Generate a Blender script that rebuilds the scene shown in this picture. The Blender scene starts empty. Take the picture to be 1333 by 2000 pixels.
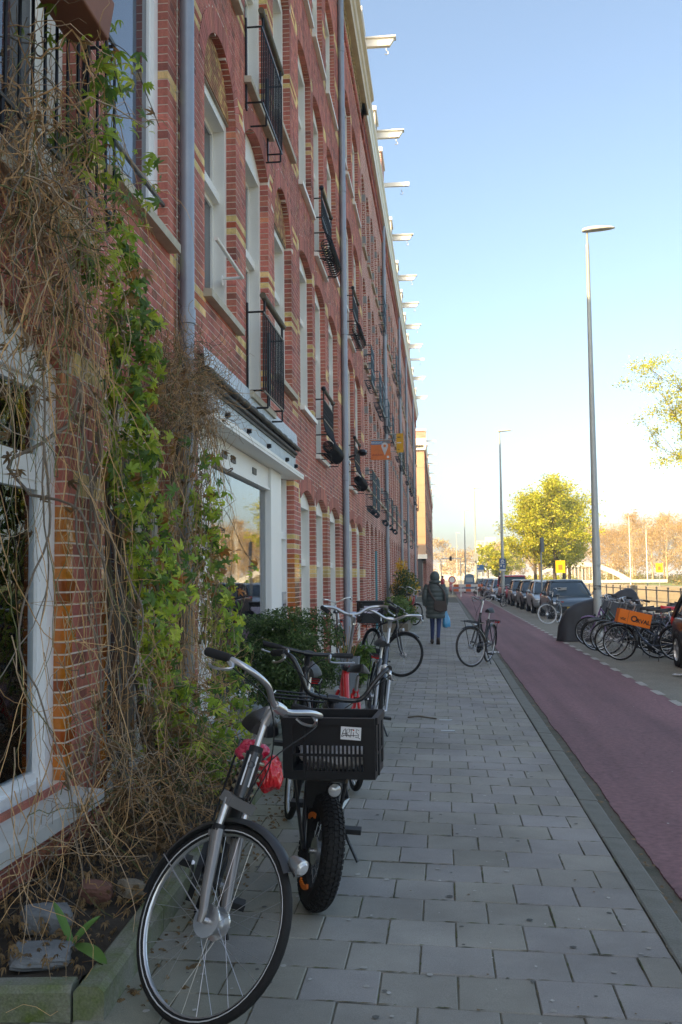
import bpy, bmesh, math, random
import numpy as np
from mathutils import Vector as V, Matrix, noise as mnoise
random.seed(7)
R = math.radians
sc = bpy.context.scene
COL = sc.collection
# ---------------------------------------------------------------- camera
cam = bpy.data.cameras.new('camera'); camo = bpy.data.objects.new('camera', cam); COL.objects.link(camo)
cam.sensor_fit = 'VERTICAL'; cam.sensor_height = 36.0; cam.lens = 1900/2000*36
cam.clip_start = .05; cam.clip_end = 5000
r_, u_, f_ = V((.99449586, .10419955, -.01097439)), V((.01790478, -.06581024, .9976715)), V((-.1032347, .99237668, .06731368))
CAM = V((0, 0, 1.58))
camo.matrix_world = Matrix(((r_.x, u_.x, -f_.x, 0), (r_.y, u_.y, -f_.y, 0), (r_.z, u_.z, -f_.z, CAM.z), (0, 0, 0, 1)))
cam.dof.use_dof = True; cam.dof.focus_distance = 5.2; cam.dof.aperture_fstop = 15.0
sc.camera = camo
# ---------------------------------------------------------------- sky, sun, exposure
SUN_EL, SUN_AZ = 37.0, 222.0            # azimuth from +Y towards +X: behind the camera, to the left
w = bpy.data.worlds.new('World'); sc.world = w; w.use_nodes = True
nt = w.node_tree; bg = nt.nodes['Background']
sky = nt.nodes.new('ShaderNodeTexSky'); sky.sky_type = 'NISHITA'; sky.sun_disc = False
sky.sun_elevation = R(SUN_EL); sky.sun_rotation = R(SUN_AZ); sky.air_density = .75; sky.dust_density = 3.0; sky.ozone_density = 7.5
nt.links.new(sky.outputs[0], bg.inputs[0]); bg.inputs[1].default_value = .15
sl = bpy.data.lights.new('sun', 'SUN'); sl.energy = 2.6; sl.angle = R(.5); sl.color = (1, .80, .52)
so = bpy.data.objects.new('sun', sl); COL.objects.link(so)
sd = V((math.sin(R(SUN_AZ))*math.cos(R(SUN_EL)), math.cos(R(SUN_AZ))*math.cos(R(SUN_EL)), math.sin(R(SUN_EL))))
so.rotation_euler = sd.to_track_quat('Z', 'Y').to_euler(); so.location = (-30, -30, 40)
sc.view_settings.view_transform = 'Standard'; sc.view_settings.look = 'None'
sc.view_settings.exposure = 1.93; sc.view_settings.use_white_balance = True; sc.view_settings.white_balance_temperature = 11200; sc.view_settings.white_balance_tint = 4; sc.view_settings.gamma = 1.0; sc.view_settings.use_curve_mapping = False
sc.render.engine = 'CYCLES'
sc.cycles.max_bounces = 6; sc.cycles.transparent_max_bounces = 12
sc.cycles.use_denoising = True
# ---------------------------------------------------------------- materials
MATS = {}
def mat(name, col, rough=.6, metal=0., col2=None, scale=6., bump=0., bscale=None, spec=.5, coat=0., fine=0., contrast=.25, trans=0., alpha=1.):
    if name in MATS: return MATS[name]
    m = bpy.data.materials.new(name); m.use_nodes = True; n = m.node_tree.nodes; l = m.node_tree.links
    p = n['Principled BSDF']; p.inputs['Roughness'].default_value = rough; p.inputs['Metallic'].default_value = metal
    p.inputs['Specular IOR Level'].default_value = spec; p.inputs['Coat Weight'].default_value = coat
    tc = n.new('ShaderNodeTexCoord')
    if col2 is None: col2 = tuple(c*(1-.28) for c in col)
    nz = n.new('ShaderNodeTexNoise'); nz.inputs['Scale'].default_value = scale; nz.inputs['Detail'].default_value = 6; nz.inputs['Roughness'].default_value = .65
    l.new(tc.outputs['Object'], nz.inputs['Vector'])
    rp = n.new('ShaderNodeValToRGB'); rp.color_ramp.elements[0].position = .5-contrast; rp.color_ramp.elements[1].position = .5+contrast
    rp.color_ramp.elements[0].color = (*col2, 1); rp.color_ramp.elements[1].color = (*col, 1)
    l.new(nz.outputs['Fac'], rp.inputs[0]); out = rp.outputs[0]
    if fine > 0:
        n2 = n.new('ShaderNodeTexNoise'); n2.inputs['Scale'].default_value = scale*30; n2.inputs['Detail'].default_value = 3
        l.new(tc.outputs['Object'], n2.inputs['Vector'])
        mr = n.new('ShaderNodeMapRange'); mr.inputs[1].default_value = .3; mr.inputs[2].default_value = .7; mr.inputs[3].default_value = 1-fine; mr.inputs[4].default_value = 1+fine
        l.new(n2.outputs['Fac'], mr.inputs[0])
        mx = n.new('ShaderNodeMix'); mx.data_type = 'RGBA'; mx.blend_type = 'MULTIPLY'; mx.inputs[0].default_value = 1
        l.new(out, mx.inputs['A']); l.new(mr.outputs[0], mx.inputs['B']); out = mx.outputs['Result']
    l.new(out, p.inputs['Base Color'])
    if bump > 0:
        nb = n.new('ShaderNodeTexNoise'); nb.inputs['Scale'].default_value = bscale or scale*8; nb.inputs['Detail'].default_value = 4
        l.new(tc.outputs['Object'], nb.inputs['Vector'])
        b = n.new('ShaderNodeBump'); b.inputs['Strength'].default_value = bump; b.inputs['Distance'].default_value = .01
        l.new(nb.outputs['Fac'], b.inputs['Height']); l.new(b.outputs[0], p.inputs['Normal'])
    if trans: p.inputs['Transmission Weight'].default_value = trans
    MATS[name] = m; return m
def attr_mat(name, source, rough=.75, var=.25, bump=.3, spec=.4, nscale=40., leaf=False, coat=0., lo=.76, hi=1.16, streak=False):
    """colour from the face attribute 'col' (joined pieces) or from the object colour (single pieces)"""
    if name in MATS: return MATS[name]
    m = bpy.data.materials.new(name); m.use_nodes = True; n = m.node_tree.nodes; l = m.node_tree.links
    p = n['Principled BSDF']; p.inputs['Roughness'].default_value = rough; p.inputs['Specular IOR Level'].default_value = spec; p.inputs['Coat Weight'].default_value = coat
    if source == 'attr':
        a = n.new('ShaderNodeAttribute'); a.attribute_name = 'col'; c = a.outputs['Color']
    else:
        a = n.new('ShaderNodeObjectInfo'); c = a.outputs['Color']
    g = n.new('ShaderNodeNewGeometry')
    nz = n.new('ShaderNodeTexNoise'); nz.inputs['Scale'].default_value = nscale; nz.inputs['Detail'].default_value = 5; nz.inputs['Roughness'].default_value = .7
    l.new(g.outputs['Position'], nz.inputs['Vector'])
    mr = n.new('ShaderNodeMapRange'); mr.inputs[1].default_value = .3; mr.inputs[2].default_value = .7; mr.inputs[3].default_value = 1-var; mr.inputs[4].default_value = 1+var
    l.new(nz.outputs['Fac'], mr.inputs[0])
    big = n.new('ShaderNodeTexNoise'); big.inputs['Scale'].default_value = .9; big.inputs['Detail'].default_value = 7; big.inputs['Roughness'].default_value = .62
    l.new(g.outputs['Position'], big.inputs['Vector'])
    mr2 = n.new('ShaderNodeMapRange'); mr2.inputs[1].default_value = .35; mr2.inputs[2].default_value = .65; mr2.inputs[3].default_value = lo; mr2.inputs[4].default_value = hi
    l.new(big.outputs['Fac'], mr2.inputs[0])
    mm = n.new('ShaderNodeMath'); mm.operation = 'MULTIPLY'; l.new(mr.outputs[0], mm.inputs[0]); l.new(mr2.outputs[0], mm.inputs[1])
    if streak:                                           # soot and rain streaks running down the wall
        mp = n.new('ShaderNodeMapping'); mp.inputs['Scale'].default_value = (4.5,4.5,.28); l.new(g.outputs['Position'], mp.inputs[0]); st = n.new('ShaderNodeTexNoise'); st.inputs['Scale'].default_value = 1.; st.inputs['Detail'].default_value = 5; l.new(mp.outputs[0], st.inputs['Vector'])
        m3 = n.new('ShaderNodeMapRange'); m3.inputs[1].default_value = .4; m3.inputs[2].default_value = .62; m3.inputs[3].default_value = .74; m3.inputs[4].default_value = 1.08; l.new(st.outputs['Fac'], m3.inputs[0])
        m4 = n.new('ShaderNodeMath'); m4.operation = 'MULTIPLY'; l.new(mm.outputs[0], m4.inputs[0]); l.new(m3.outputs[0], m4.inputs[1]); mm = m4
    mx = n.new('ShaderNodeMix'); mx.data_type = 'RGBA'; mx.blend_type = 'MULTIPLY'; mx.inputs[0].default_value = 1
    l.new(c, mx.inputs['A']); l.new(mm.outputs[0], mx.inputs['B']); l.new(mx.outputs['Result'], p.inputs['Base Color'])
    if bump:
        b = n.new('ShaderNodeBump'); b.inputs['Strength'].default_value = bump; b.inputs['Distance'].default_value = .006
        l.new(nz.outputs['Fac'], b.inputs['Height']); l.new(b.outputs[0], p.inputs['Normal'])
    if leaf:
        t = n.new('ShaderNodeBsdfTranslucent'); l.new(mx.outputs['Result'], t.inputs['Color'])
        ms = n.new('ShaderNodeMixShader'); ms.inputs[0].default_value = .45
        l.new(p.outputs[0], ms.inputs[1]); l.new(t.outputs[0], ms.inputs[2]); l.new(ms.outputs[0], n['Material Output'].inputs['Surface'])
    MATS[name] = m; return m
def glass_mat(name, tint=(.9, .95, .95), refl=1.6, clear=True, base=(.02, .025, .03), rough=.02):
    if name in MATS: return MATS[name]
    m = bpy.data.materials.new(name); m.use_nodes = True; n = m.node_tree.nodes; l = m.node_tree.links
    out = n['Material Output']; n.remove(n['Principled BSDF'])
    fr = n.new('ShaderNodeFresnel'); fr.inputs['IOR'].default_value = refl
    gl = n.new('ShaderNodeBsdfGlossy'); gl.inputs['Roughness'].default_value = rough; gl.inputs['Color'].default_value = (.95, .97, 1, 1)
    if clear: tr = n.new('ShaderNodeBsdfTransparent'); tr.inputs['Color'].default_value = (*tint, 1)
    else: tr = n.new('ShaderNodeBsdfDiffuse'); tr.inputs['Color'].default_value = (*base, 1)
    nz = n.new('ShaderNodeTexNoise'); nz.inputs['Scale'].default_value = 1.3; tc = n.new('ShaderNodeTexCoord'); l.new(tc.outputs['Object'], nz.inputs['Vector'])
    b = n.new('ShaderNodeBump'); b.inputs['Strength'].default_value = .06; b.inputs['Distance'].default_value = .02
    l.new(nz.outputs['Fac'], b.inputs['Height']); l.new(b.outputs[0], gl.inputs['Normal'])
    ms = n.new('ShaderNodeMixShader'); l.new(fr.outputs[0], ms.inputs[0]); l.new(tr.outputs[0], ms.inputs[1]); l.new(gl.outputs[0], ms.inputs[2])
    l.new(ms.outputs[0], out.inputs['Surface']); MATS[name] = m; return m
# ---------------------------------------------------------------- mesh builder
class MB:
    def __init__(s, T=None): s.v = []; s.f = []; s.m = []; s.c = []; s.T = T
    def add(s, verts, faces, m=0, col=None):
        b = len(s.v)
        if s.T is not None: verts = [tuple(s.T @ V(p)) for p in verts]
        s.v.extend(verts); s.f.extend([tuple(i+b for i in q) for q in faces]); s.m.extend([m]*len(faces)); s.c.extend([col]*len(faces))
    def box(s, x0, x1, y0, y1, z0, z1, m=0, col=None):
        s.add([(x0,y0,z0),(x1,y0,z0),(x1,y1,z0),(x0,y1,z0),(x0,y0,z1),(x1,y0,z1),(x1,y1,z1),(x0,y1,z1)],
              [(0,3,2,1),(4,5,6,7),(0,1,5,4),(1,2,6,5),(2,3,7,6),(3,0,4,7)], m, col)
    def obox(s, c, size, M=None, m=0, col=None, taper=1.):
        a, b, d = size[0]/2, size[1]/2, size[2]/2; t = taper
        p = [(-a,-b,-d),(a,-b,-d),(a,b,-d),(-a,b,-d),(-a*t,-b*t,d),(a*t,-b*t,d),(a*t,b*t,d),(-a*t,b*t,d)]
        M = M or Matrix.Identity(3); c = V(c)
        s.add([tuple(M @ V(q)+c) for q in p], [(0,3,2,1),(4,5,6,7),(0,1,5,4),(1,2,6,5),(2,3,7,6),(3,0,4,7)], m, col)
    def tube(s, pts, r, n=8, m=0, col=None, caps=True, flat=1.):
        pts = [V(p) for p in pts]; k = len(pts); rr = r if isinstance(r, (list, tuple)) else [r]*k
        tang = [(pts[min(i+1,k-1)]-pts[max(i-1,0)]).normalized() for i in range(k)]
        t0 = tang[0]; up = V((0,0,1)) if abs(t0.z) < .9 else V((1,0,0)); a = (up - t0*up.dot(t0)).normalized()
        vs = []; fs = []
        for i in range(k):
            t = tang[i]; a = (a - t*a.dot(t)); a = a.normalized() if a.length > 1e-6 else t.orthogonal().normalized(); b = t.cross(a)
            for j in range(n):
                an = 2*math.pi*j/n; vs.append(tuple(pts[i] + (a*math.cos(an)*flat + b*math.sin(an))*rr[i]))
        for i in range(k-1):
            for j in range(n):
                j2 = (j+1) % n; fs.append((i*n+j, i*n+j2, (i+1)*n+j2, (i+1)*n+j))
        if caps: fs.append(tuple(range(n-1,-1,-1))); fs.append(tuple((k-1)*n+j for j in range(n)))
        s.add(vs, fs, m, col)
    def lathe(s, prof, o, axis, n=16, m=0, col=None, close=False):
        o = V(o); ax = V(axis).normalized(); a = ax.orthogonal().normalized(); b = ax.cross(a); vs = []; fs = []; k = len(prof)
        for (r, h) in prof:
            for j in range(n):
                an = 2*math.pi*j/n; vs.append(tuple(o + ax*h + (a*math.cos(an)+b*math.sin(an))*r))
        for i in range(k if close else k-1):
            i2 = (i+1) % k
            for j in range(n):
                j2 = (j+1) % n; fs.append((i*n+j, i*n+j2, i2*n+j2, i2*n+j))
        s.add(vs, fs, m, col)
    def torus(s, o, axis, Rm, r, n=32, k=8, m=0, col=None, wide=1.):
        s.lathe([(Rm+r*math.cos(2*math.pi*i/k), wide*r*math.sin(2*math.pi*i/k)) for i in range(k)], o, axis, n, m, col, True)
    def ball(s, o, r, n=8, k=6, m=0, col=None, sc_=(1,1,1), jit=0.):
        o = V(o); vs = [(o.x, o.y, o.z-r*sc_[2])]; fs = []
        for i in range(1, k):
            th = math.pi*i/k
            for j in range(n):
                an = 2*math.pi*j/n; q = r*(1+random.uniform(-jit, jit))
                vs.append((o.x+q*sc_[0]*math.sin(th)*math.cos(an), o.y+q*sc_[1]*math.sin(th)*math.sin(an), o.z-q*sc_[2]*math.cos(th)))
        vs.append((o.x, o.y, o.z+r*sc_[2])); top = len(vs)-1
        for j in range(n):
            j2 = (j+1) % n; fs.append((0, 1+j2, 1+j)); fs.append((top, top-n+j, top-n+j2))
            for i in range(k-2): fs.append((1+i*n+j, 1+i*n+j2, 1+(i+1)*n+j2, 1+(i+1)*n+j))
        s.add(vs, fs, m, col)
    def prism(s, poly, a0, a1, axis='x', m=0, col=None):
        """poly: 2-D outline; extruded along axis from a0 to a1 (x: (y,z) outline; y: (x,z); z: (x,y))"""
        def P(q, a): return (a, q[0], q[1]) if axis == 'x' else ((q[0], a, q[1]) if axis == 'y' else (q[0], q[1], a))
        n = len(poly); s.add([P(q, a0) for q in poly]+[P(q, a1) for q in poly],
            [tuple(range(n-1,-1,-1)), tuple(range(n, 2*n))]+[(i, (i+1) % n, n+(i+1) % n, n+i) for i in range(n)], m, col)
    def build(s, name, mats, parent=None, smooth=False, fix=False, bevel=0.):
        me = bpy.data.meshes.new(name); me.from_pydata(s.v, [], s.f); 
        for mm in (mats if isinstance(mats, (list, tuple)) else [mats]): me.materials.append(mm)
        if any(s.m): me.polygons.foreach_set('material_index', s.m)
        if any(c is not None for c in s.c):
            at = me.attributes.new('col', 'FLOAT_COLOR', 'FACE')
            at.data.foreach_set('color', [x for c in s.c for x in ((*c, 1.) if c is not None else (.5, .5, .5, 1.))])
        if fix:
            bm = bmesh.new(); bm.from_mesh(me); bmesh.ops.recalc_face_normals(bm, faces=bm.faces); bm.to_mesh(me); bm.free()
        if smooth:
            me.shade_smooth()
            if smooth != 'all': me.set_sharp_from_angle(angle=R(38))
        o = bpy.data.objects.new(name, me); COL.objects.link(o)
        if parent: o.parent = parent
        if bevel: 
            b = o.modifiers.new('bevel', 'BEVEL'); b.width = bevel; b.segments = 2; b.limit_method = 'ANGLE'
        return o
def tag(o, label=None, cat=None, group=None, kind=None):
    if label: o['label'] = label
    if cat: o['category'] = cat
    if group: o['group'] = group
    if kind: o['kind'] = kind
    return o
def thing(name, label, cat, loc=(0,0,0), rotz=0., group=None):
    o = bpy.data.objects.new(name, None); COL.objects.link(o); o.location = loc; o.rotation_euler = (0, 0, rotz); o.empty_display_size = .1
    return tag(o, label, cat, group)
def copy_tree(o, parent=None):
    c = o.copy(); COL.objects.link(c); c.parent = parent
    for ch in [q for q in bpy.data.objects if q.parent is o]: copy_tree(ch, c)
    return c
def walk_z(x): return -.025*x
def lerp(a, b, t): return a+(b-a)*t
def bez(p0, p1, p2, n=8):
    p0, p1, p2 = V(p0), V(p1), V(p2); return [p0*(1-t)**2+p1*2*t*(1-t)+p2*t*t for t in [i/n for i in range(n+1)]]
def spline(pts, n=6):
    """Catmull-Rom through pts"""
    P = [V(p) for p in pts]; P = [P[0]*2-P[1]]+P+[P[-1]*2-P[-2]]; out = []
    for i in range(1, len(P)-2):
        for k in range(n):
            t = k/n; a, b, c, d = P[i-1], P[i], P[i+1], P[i+2]
            out.append(.5*((2*b)+(c-a)*t+(2*a-5*b+4*c-d)*t*t+(3*b-a-3*c+d)*t**3))
    out.append(P[-2]); return out
# ================================================================ the setting
PAVE = attr_mat('pavement_tile', 'obj', rough=.85, var=.24, bump=.4, nscale=240)
PAVE_A = attr_mat('pavement_tile_joined', 'attr', rough=.85, var=.24, bump=.4, nscale=240)
SAND = mat('joint_sand', (.15,.14,.11), .95, col2=(.09,.095,.055), scale=5, bump=.4)
M_RED = mat('red_asphalt', (.235,.112,.122), .8, col2=(.175,.086,.096), scale=.7, bump=.5, bscale=160, fine=.22, contrast=.3)
M_ROAD = mat('grey_asphalt', (.25,.235,.195), .85, col2=(.18,.17,.14), scale=1.4, bump=.5, bscale=120, fine=.25)
M_GUT = mat('gutter_dirt', (.16,.135,.11), .95, col2=(.07,.075,.05), scale=5, bump=.6, bscale=60, fine=.3)
M_KERB = mat('kerb_concrete', (.20,.20,.18), .85, col2=(.12,.125,.10), scale=4, bump=.4, bscale=80, fine=.15)
M_LINE = mat('worn_white_line', (.5,.48,.44), .8, col2=(.26,.25,.23), scale=9, fine=.2)
M_GROUND = mat('bare_ground', (.30,.26,.19), .95, col2=(.2,.19,.12), scale=.4, bump=.4, bscale=10)
g = MB()
xs = [(-900,-.13),(8.6,-.13),(8.6,-2.2),(27,-2.2),(27,-.1),(1400,-.1)]
ys = [-60,-20,0,20,60,120,300,900,2500]
vs = [(x,y,z) for y in ys for x,z in xs]; n = len(xs)
g.add(vs, [(j*n+i, j*n+i+1, (j+1)*n+i+1, (j+1)*n+i) for j in range(len(ys)-1) for i in range(n-1)])
tag(g.build('ground', M_GROUND), kind='structure')
g = MB(); g.add([(8.62,-60,-1.35),(26.98,-60,-1.35),(26.98,900,-1.35),(8.62,900,-1.35)], [(0,1,2,3)])
M_WATER = mat('canal_water', (.035,.05,.035), .06, scale=.5, bump=.15, bscale=3)
tag(g.build('canal_water', M_WATER), kind='structure')
# pavement base with joints, sloping towards the kerb
XA, XB = -2.2, .93
g = MB(); g.prism([(XA,walk_z(XA)-.007),(XB,walk_z(XB)-.007),(XB,-.3),(XA,-.3)], -30, 76, 'y')
pave = tag(g.build('pavement', SAND, fix=True), kind='structure')
T = .3; J = .005
tb = bmesh.new(); bmesh.ops.create_cube(tb, size=1)
for v in tb.verts: v.co = V((v.co.x*(T-J), v.co.y*(T-J), v.co.z*.05-.025))
bmesh.ops.bevel(tb, geom=[e for e in tb.edges if all(v.co.z > -.01 for v in e.verts)], offset=.004, segments=1, affect='EDGES')
tme = bpy.data.meshes.new('tile'); tb.to_mesh(tme); tb.free(); tme.materials.append(PAVE)
rt = random.Random(3); far = MB(); count = 0
def tile_col(r, y):
    b = .285*(1+r.uniform(-.055,.055)); q = r.random()
    if q < .03: b *= 1.13
    elif q < .07: b *= .88
    return (b*1.03, b*1.0, b*(.92+r.uniform(-.05,.05)))
nrow = 0; y = 2.35
while y < 60:
    off = (0 if nrow % 2 else .15) + rt.uniform(-.012,.012)
    x = XB-.002
    first = True
    while x > -2.0:
        wd = T if not first or nrow % 2 else T/2
        first = False
        cx = x-wd/2; x -= wd
        if cx < -1.42 and y < 7.7: continue
        if cx < -1.75 and y < 15: continue
        c = tile_col(rt, y); mo = max(0,min(1,(-cx-.35)/1.0))*(.5+.5*mnoise.noise(V((cx*2.2,y*1.3,4))))*.75; c = tuple(lerp(p_,q_,mo) for p_,q_ in zip(c,(.17,.175,.085))); dz = rt.uniform(-.0025,.0025)+walk_z(cx)
        rx, ry = rt.uniform(-.006,.006), rt.uniform(-.006,.006)+math.atan(.025)
        if y < 13.2 and count < 300:
            o = bpy.data.objects.new('tile', tme); COL.objects.link(o); o.parent = pave
            o.location = (cx, y, dz); o.rotation_euler = (rx, ry, rt.uniform(-.008,.008)); o.scale.x = (wd-J)/(T-J); o.color = (*c,1); count += 1
        else:
            h = (T-J)/2; hw = (wd-J)/2; e = .003
            top = [(cx+a*(hw-e), y+b*(h-e), dz-a*hw*math.tan(ry)+b*h*rx) for a,b in ((-1,-1),(1,-1),(1,1),(-1,1))]
            low = [(cx+a*hw, y+b*h, dz-a*hw*math.tan(ry)-.012) for a,b in ((-1,-1),(1,-1),(1,1),(-1,1))]
            far.add(top+low, [(0,1,2,3),(4,5,1,0),(5,6,2,1),(6,7,3,2),(7,4,0,3)], 0, c)
    y += T; nrow += 1
moss = MB()
for i in range(2600):
    k = rt.randint(0,44); yy = 2.35-.15+.3*k; x0 = rt.uniform(-1.25,.9)**1 if rt.random() < .5 else rt.uniform(-1.25,-.2); c = rt.choice([(.10,.12,.035),(.14,.12,.07),(.07,.075,.035),(.18,.15,.10)])
    if rt.random() < .62: a_, b_ = rt.uniform(.008,.04), rt.uniform(.002,.006)
    else: a_, b_ = rt.uniform(.002,.005), rt.uniform(.01,.04); yy += .15+rt.uniform(-.1,.1); x0 = XB-.3*rt.randint(0,7)-(.15 if k % 2 == 0 else 0)
    z_ = walk_z(x0)+.0015; moss.add([(x0-a_,yy-b_,z_),(x0+a_*.4,yy-b_*rt.uniform(.5,1.4),z_+.001),(x0+a_,yy+b_*.5,z_),(x0-a_*.3,yy+b_,z_+.001)],[(0,1,2,3)],0,c)
for i in range(170):
    x0, yy, s_ = rt.uniform(-1.1,.85), 2.6+rt.random()**1.5*10, rt.uniform(.006,.016); c = rt.choice([(.10,.10,.095),(.13,.13,.12),(.42,.41,.38),(.36,.35,.32)]); z_ = walk_z(x0)+.0035
    moss.add([(x0+s_*math.cos(t)*rt.uniform(.8,1.2),yy+s_*math.sin(t)*rt.uniform(.8,1.2),z_) for t in [k*.785 for k in range(8)]],[tuple(range(8))],0,c)
mo_ = moss.build('joint_moss_and_gum', PAVE_A, pave); mo_['kind'] = 'stuff'
ft = far.build('tile_field', PAVE_A, pave); ft['kind'] = 'stuff'
# metal service plates let into the pavement
for i,(px,py) in enumerate([(.0,10.9),(.02,10.15)]):
    q = MB(); q.box(px-.07,px+.07,py-.035,py+.035,walk_z(px)-.01,walk_z(px)+.006); q.build('service_plate', mat('plate_steel',(.4,.42,.45),.4,.7), pave)
# kerb stones
kerb = tag(bpy.data.objects.new('kerb', None), kind='structure'); COL.objects.link(kerb)
y = 2.2; i = 0
kme = None
while y < 46:
    q = MB(); L = 1.0
    q.prism([(.936,-.024),(.945,-.020),(1.06,-.026),(1.075,-.04),(1.085,-.26),(.936,-.26)], -L/2+.004, L/2-.004, 'y')
    if kme is None: o = q.build('kerb_stone', M_KERB, kerb, fix=True); kme = o.data
    else: o = bpy.data.objects.new('kerb_stone', kme); COL.objects.link(o); o.parent = kerb
    o.location = (rt.uniform(-.003,.003), y+L/2, rt.uniform(-.004,.004)); o.rotation_euler = (0, 0, rt.uniform(-.004,.004)); y += L
q = MB(); q.prism([(.936,-.024),(1.06,-.026),(1.085,-.26),(.936,-.26)], 46, 76, 'y'); q.build('far_kerb', M_KERB, kerb, fix=True)
# gutter strip, cycle path with ragged edge, parking lane
q = MB(); q.add([(1.07,-30,-.098),(1.4,-30,-.105),(1.4,200,-.105),(1.07,200,-.098)], [(0,1,2,3)]); tag(q.build('gutter', M_GUT), kind='structure')
q = MB(); rows = []; y = -30
while y < 200:
    d = .03 if y < 30 else 2.
    if y < 1.5: d = 1.
    e = 1.185+.02*mnoise.noise(V((y*1.4,.3,0)))+.010*mnoise.noise(V((y*7,2,0)))+.008*mnoise.noise(V((y*30,2,0)))
    rows.append((e, y)); y += d
vs = []; fs = []
for i,(e,y) in enumerate(rows):
    vs += [(e,y,-.105),(e+.004,y,-.091),(3.0,y,-.098)]
    if i: b = 3*i; fs += [(b-3,b-2,b+1,b),(b-2,b-1,b+2,b+1)]
q.add(vs, fs); tag(q.build('cycle_path', M_RED, fix=True), kind='structure')
q = MB(); q.add([(2.995,-30,-.101),(8.2,-30,-.112),(8.2,300,-.112),(2.995,300,-.101)], [(0,1,2,3)]); road = tag(q.build('parking_lane', M_ROAD), kind='structure')
# wear of the cycle path: streaks along the wheels' lines and hair cracks
n = M_RED.node_tree.nodes; l = M_RED.node_tree.links; pb_ = n['Principled BSDF']; src = pb_.inputs['Base Color'].links[0].from_socket
tc = n.new('ShaderNodeTexCoord'); mp = n.new('ShaderNodeMapping'); mp.inputs['Scale'].default_value = (3.2,.12,1); l.new(tc.outputs['Object'], mp.inputs[0])
sn = n.new('ShaderNodeTexNoise'); sn.inputs['Scale'].default_value = 1.; sn.inputs['Detail'].default_value = 6; l.new(mp.outputs[0], sn.inputs['Vector'])
m1 = n.new('ShaderNodeMapRange'); m1.inputs[1].default_value = .35; m1.inputs[2].default_value = .68; m1.inputs[3].default_value = .84; m1.inputs[4].default_value = 1.2; l.new(sn.outputs['Fac'], m1.inputs[0])
vo = n.new('ShaderNodeTexVoronoi'); vo.feature = 'DISTANCE_TO_EDGE'; vo.inputs['Scale'].default_value = .55; wn = n.new('ShaderNodeTexNoise'); wn.inputs['Scale'].default_value = 2.5; wn.inputs['Detail'].default_value = 6; l.new(tc.outputs['Object'], wn.inputs['Vector'])
av = n.new('ShaderNodeMix'); av.data_type = 'RGBA'; av.inputs[0].default_value = .25; l.new(tc.outputs['Object'], av.inputs['A']); l.new(wn.outputs['Color'], av.inputs['B']); l.new(av.outputs['Result'], vo.inputs['Vector'])
m2 = n.new('ShaderNodeMapRange'); m2.inputs[1].default_value = .0; m2.inputs[2].default_value = .007; m2.inputs[3].default_value = .84; m2.inputs[4].default_value = 1.; l.new(vo.outputs['Distance'], m2.inputs[0])
mm = n.new('ShaderNodeMath'); mm.operation = 'MULTIPLY'; l.new(m1.outputs[0], mm.inputs[0]); l.new(m2.outputs[0], mm.inputs[1])
mx = n.new('ShaderNodeMix'); mx.data_type = 'RGBA'; mx.blend_type = 'MULTIPLY'; mx.inputs[0].default_value = 1; l.new(src, mx.inputs['A']); l.new(mm.outputs[0], mx.inputs['B']); l.new(mx.outputs['Result'], pb_.inputs['Base Color'])
# the pale dashes of the edge line
y = 6.0; k = 0
while y < 74:
    q = MB(); q.add([(2.94,y,-.093),(3.05,y,-.0935),(3.05,y+.55,-.0935),(2.94,y+.55,-.093)], [(0,1,2,3)])
    o = q.build('line_dash', M_LINE, road); y += 1.15
# quay edge, quay wall cap and far bank
q = MB(); q.box(8.2,8.75,-30,300,-.12,.04); tag(q.build('quay_edge', mat('quay_stone',(.36,.33,.28),.85,col2=(.24,.22,.18),scale=2,bump=.4)), kind='structure')
q = MB(); q.box(26.6,27.2,-30,400,-2.2,.05); tag(q.build('far_quay_wall', mat('far_quay_brick',(.42,.35,.26),.9,col2=(.32,.26,.19),scale=1.5,bump=.4)), kind='structure')
q = MB(); q.add([(33,-30,-.09),(140,-30,.4),(140,500,.4),(33,500,-.09)], [(0,1,2,3)]); tag(q.build('far_lawn', mat('lawn',(.13,.2,.05),.95,col2=(.1,.14,.04),scale=.6,bump=.5,bscale=30)), kind='structure')
# ================================================================ the brick row
CH = .066; XF = -2.0
BR_A = attr_mat('brick_joined', 'attr', rough=.8, var=.2, bump=.35, nscale=55, streak=True)
BR_O = attr_mat('brick_single', 'obj', rough=.8, var=.2, bump=.35, nscale=55, streak=True)
GLZ_A = attr_mat('glazed_brick_joined', 'attr', rough=.12, var=.2, bump=.1, nscale=20, spec=.6, coat=.5)
MORTAR = mat('mortar', (.84,.70,.60), .95, col2=(.70,.58,.49), scale=3, bump=.5, bscale=90)
WHITE = mat('white_paint', (.88,.86,.80), .5, col2=(.80,.77,.70), scale=2.5)
CREAM = mat('cream_paint', (.72,.60,.46), .6, col2=(.58,.45,.33), scale=3)
STONE = mat('sill_stone', (.62,.56,.45), .8, col2=(.42,.36,.26), scale=7, bump=.3)
ZINC = mat('zinc_pipe', (.34,.38,.43), .45, .35, col2=(.27,.30,.35), scale=3)
BLACK = mat('black_iron', (.012,.013,.016), .4, .3)
TEAL = mat('blue_black_iron', (.03,.06,.08), .3, .4)
WOODRAIL = mat('weathered_handrail', (.16,.13,.085), .7, col2=(.09,.07,.045), scale=9)
GLASS_D = glass_mat('dark_window_glass', clear=False, base=(.035,.045,.055), refl=1.7)
GLASS_C = glass_mat('clear_window_glass', refl=1.55)
PALE = (.64,.62,.56)
def shade(c, r, a=.2): 
    k = 1+r.uniform(-a, a); return (c[0]*k, c[1]*k*(1+r.uniform(-.08,.08)), c[2]*k)
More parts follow.
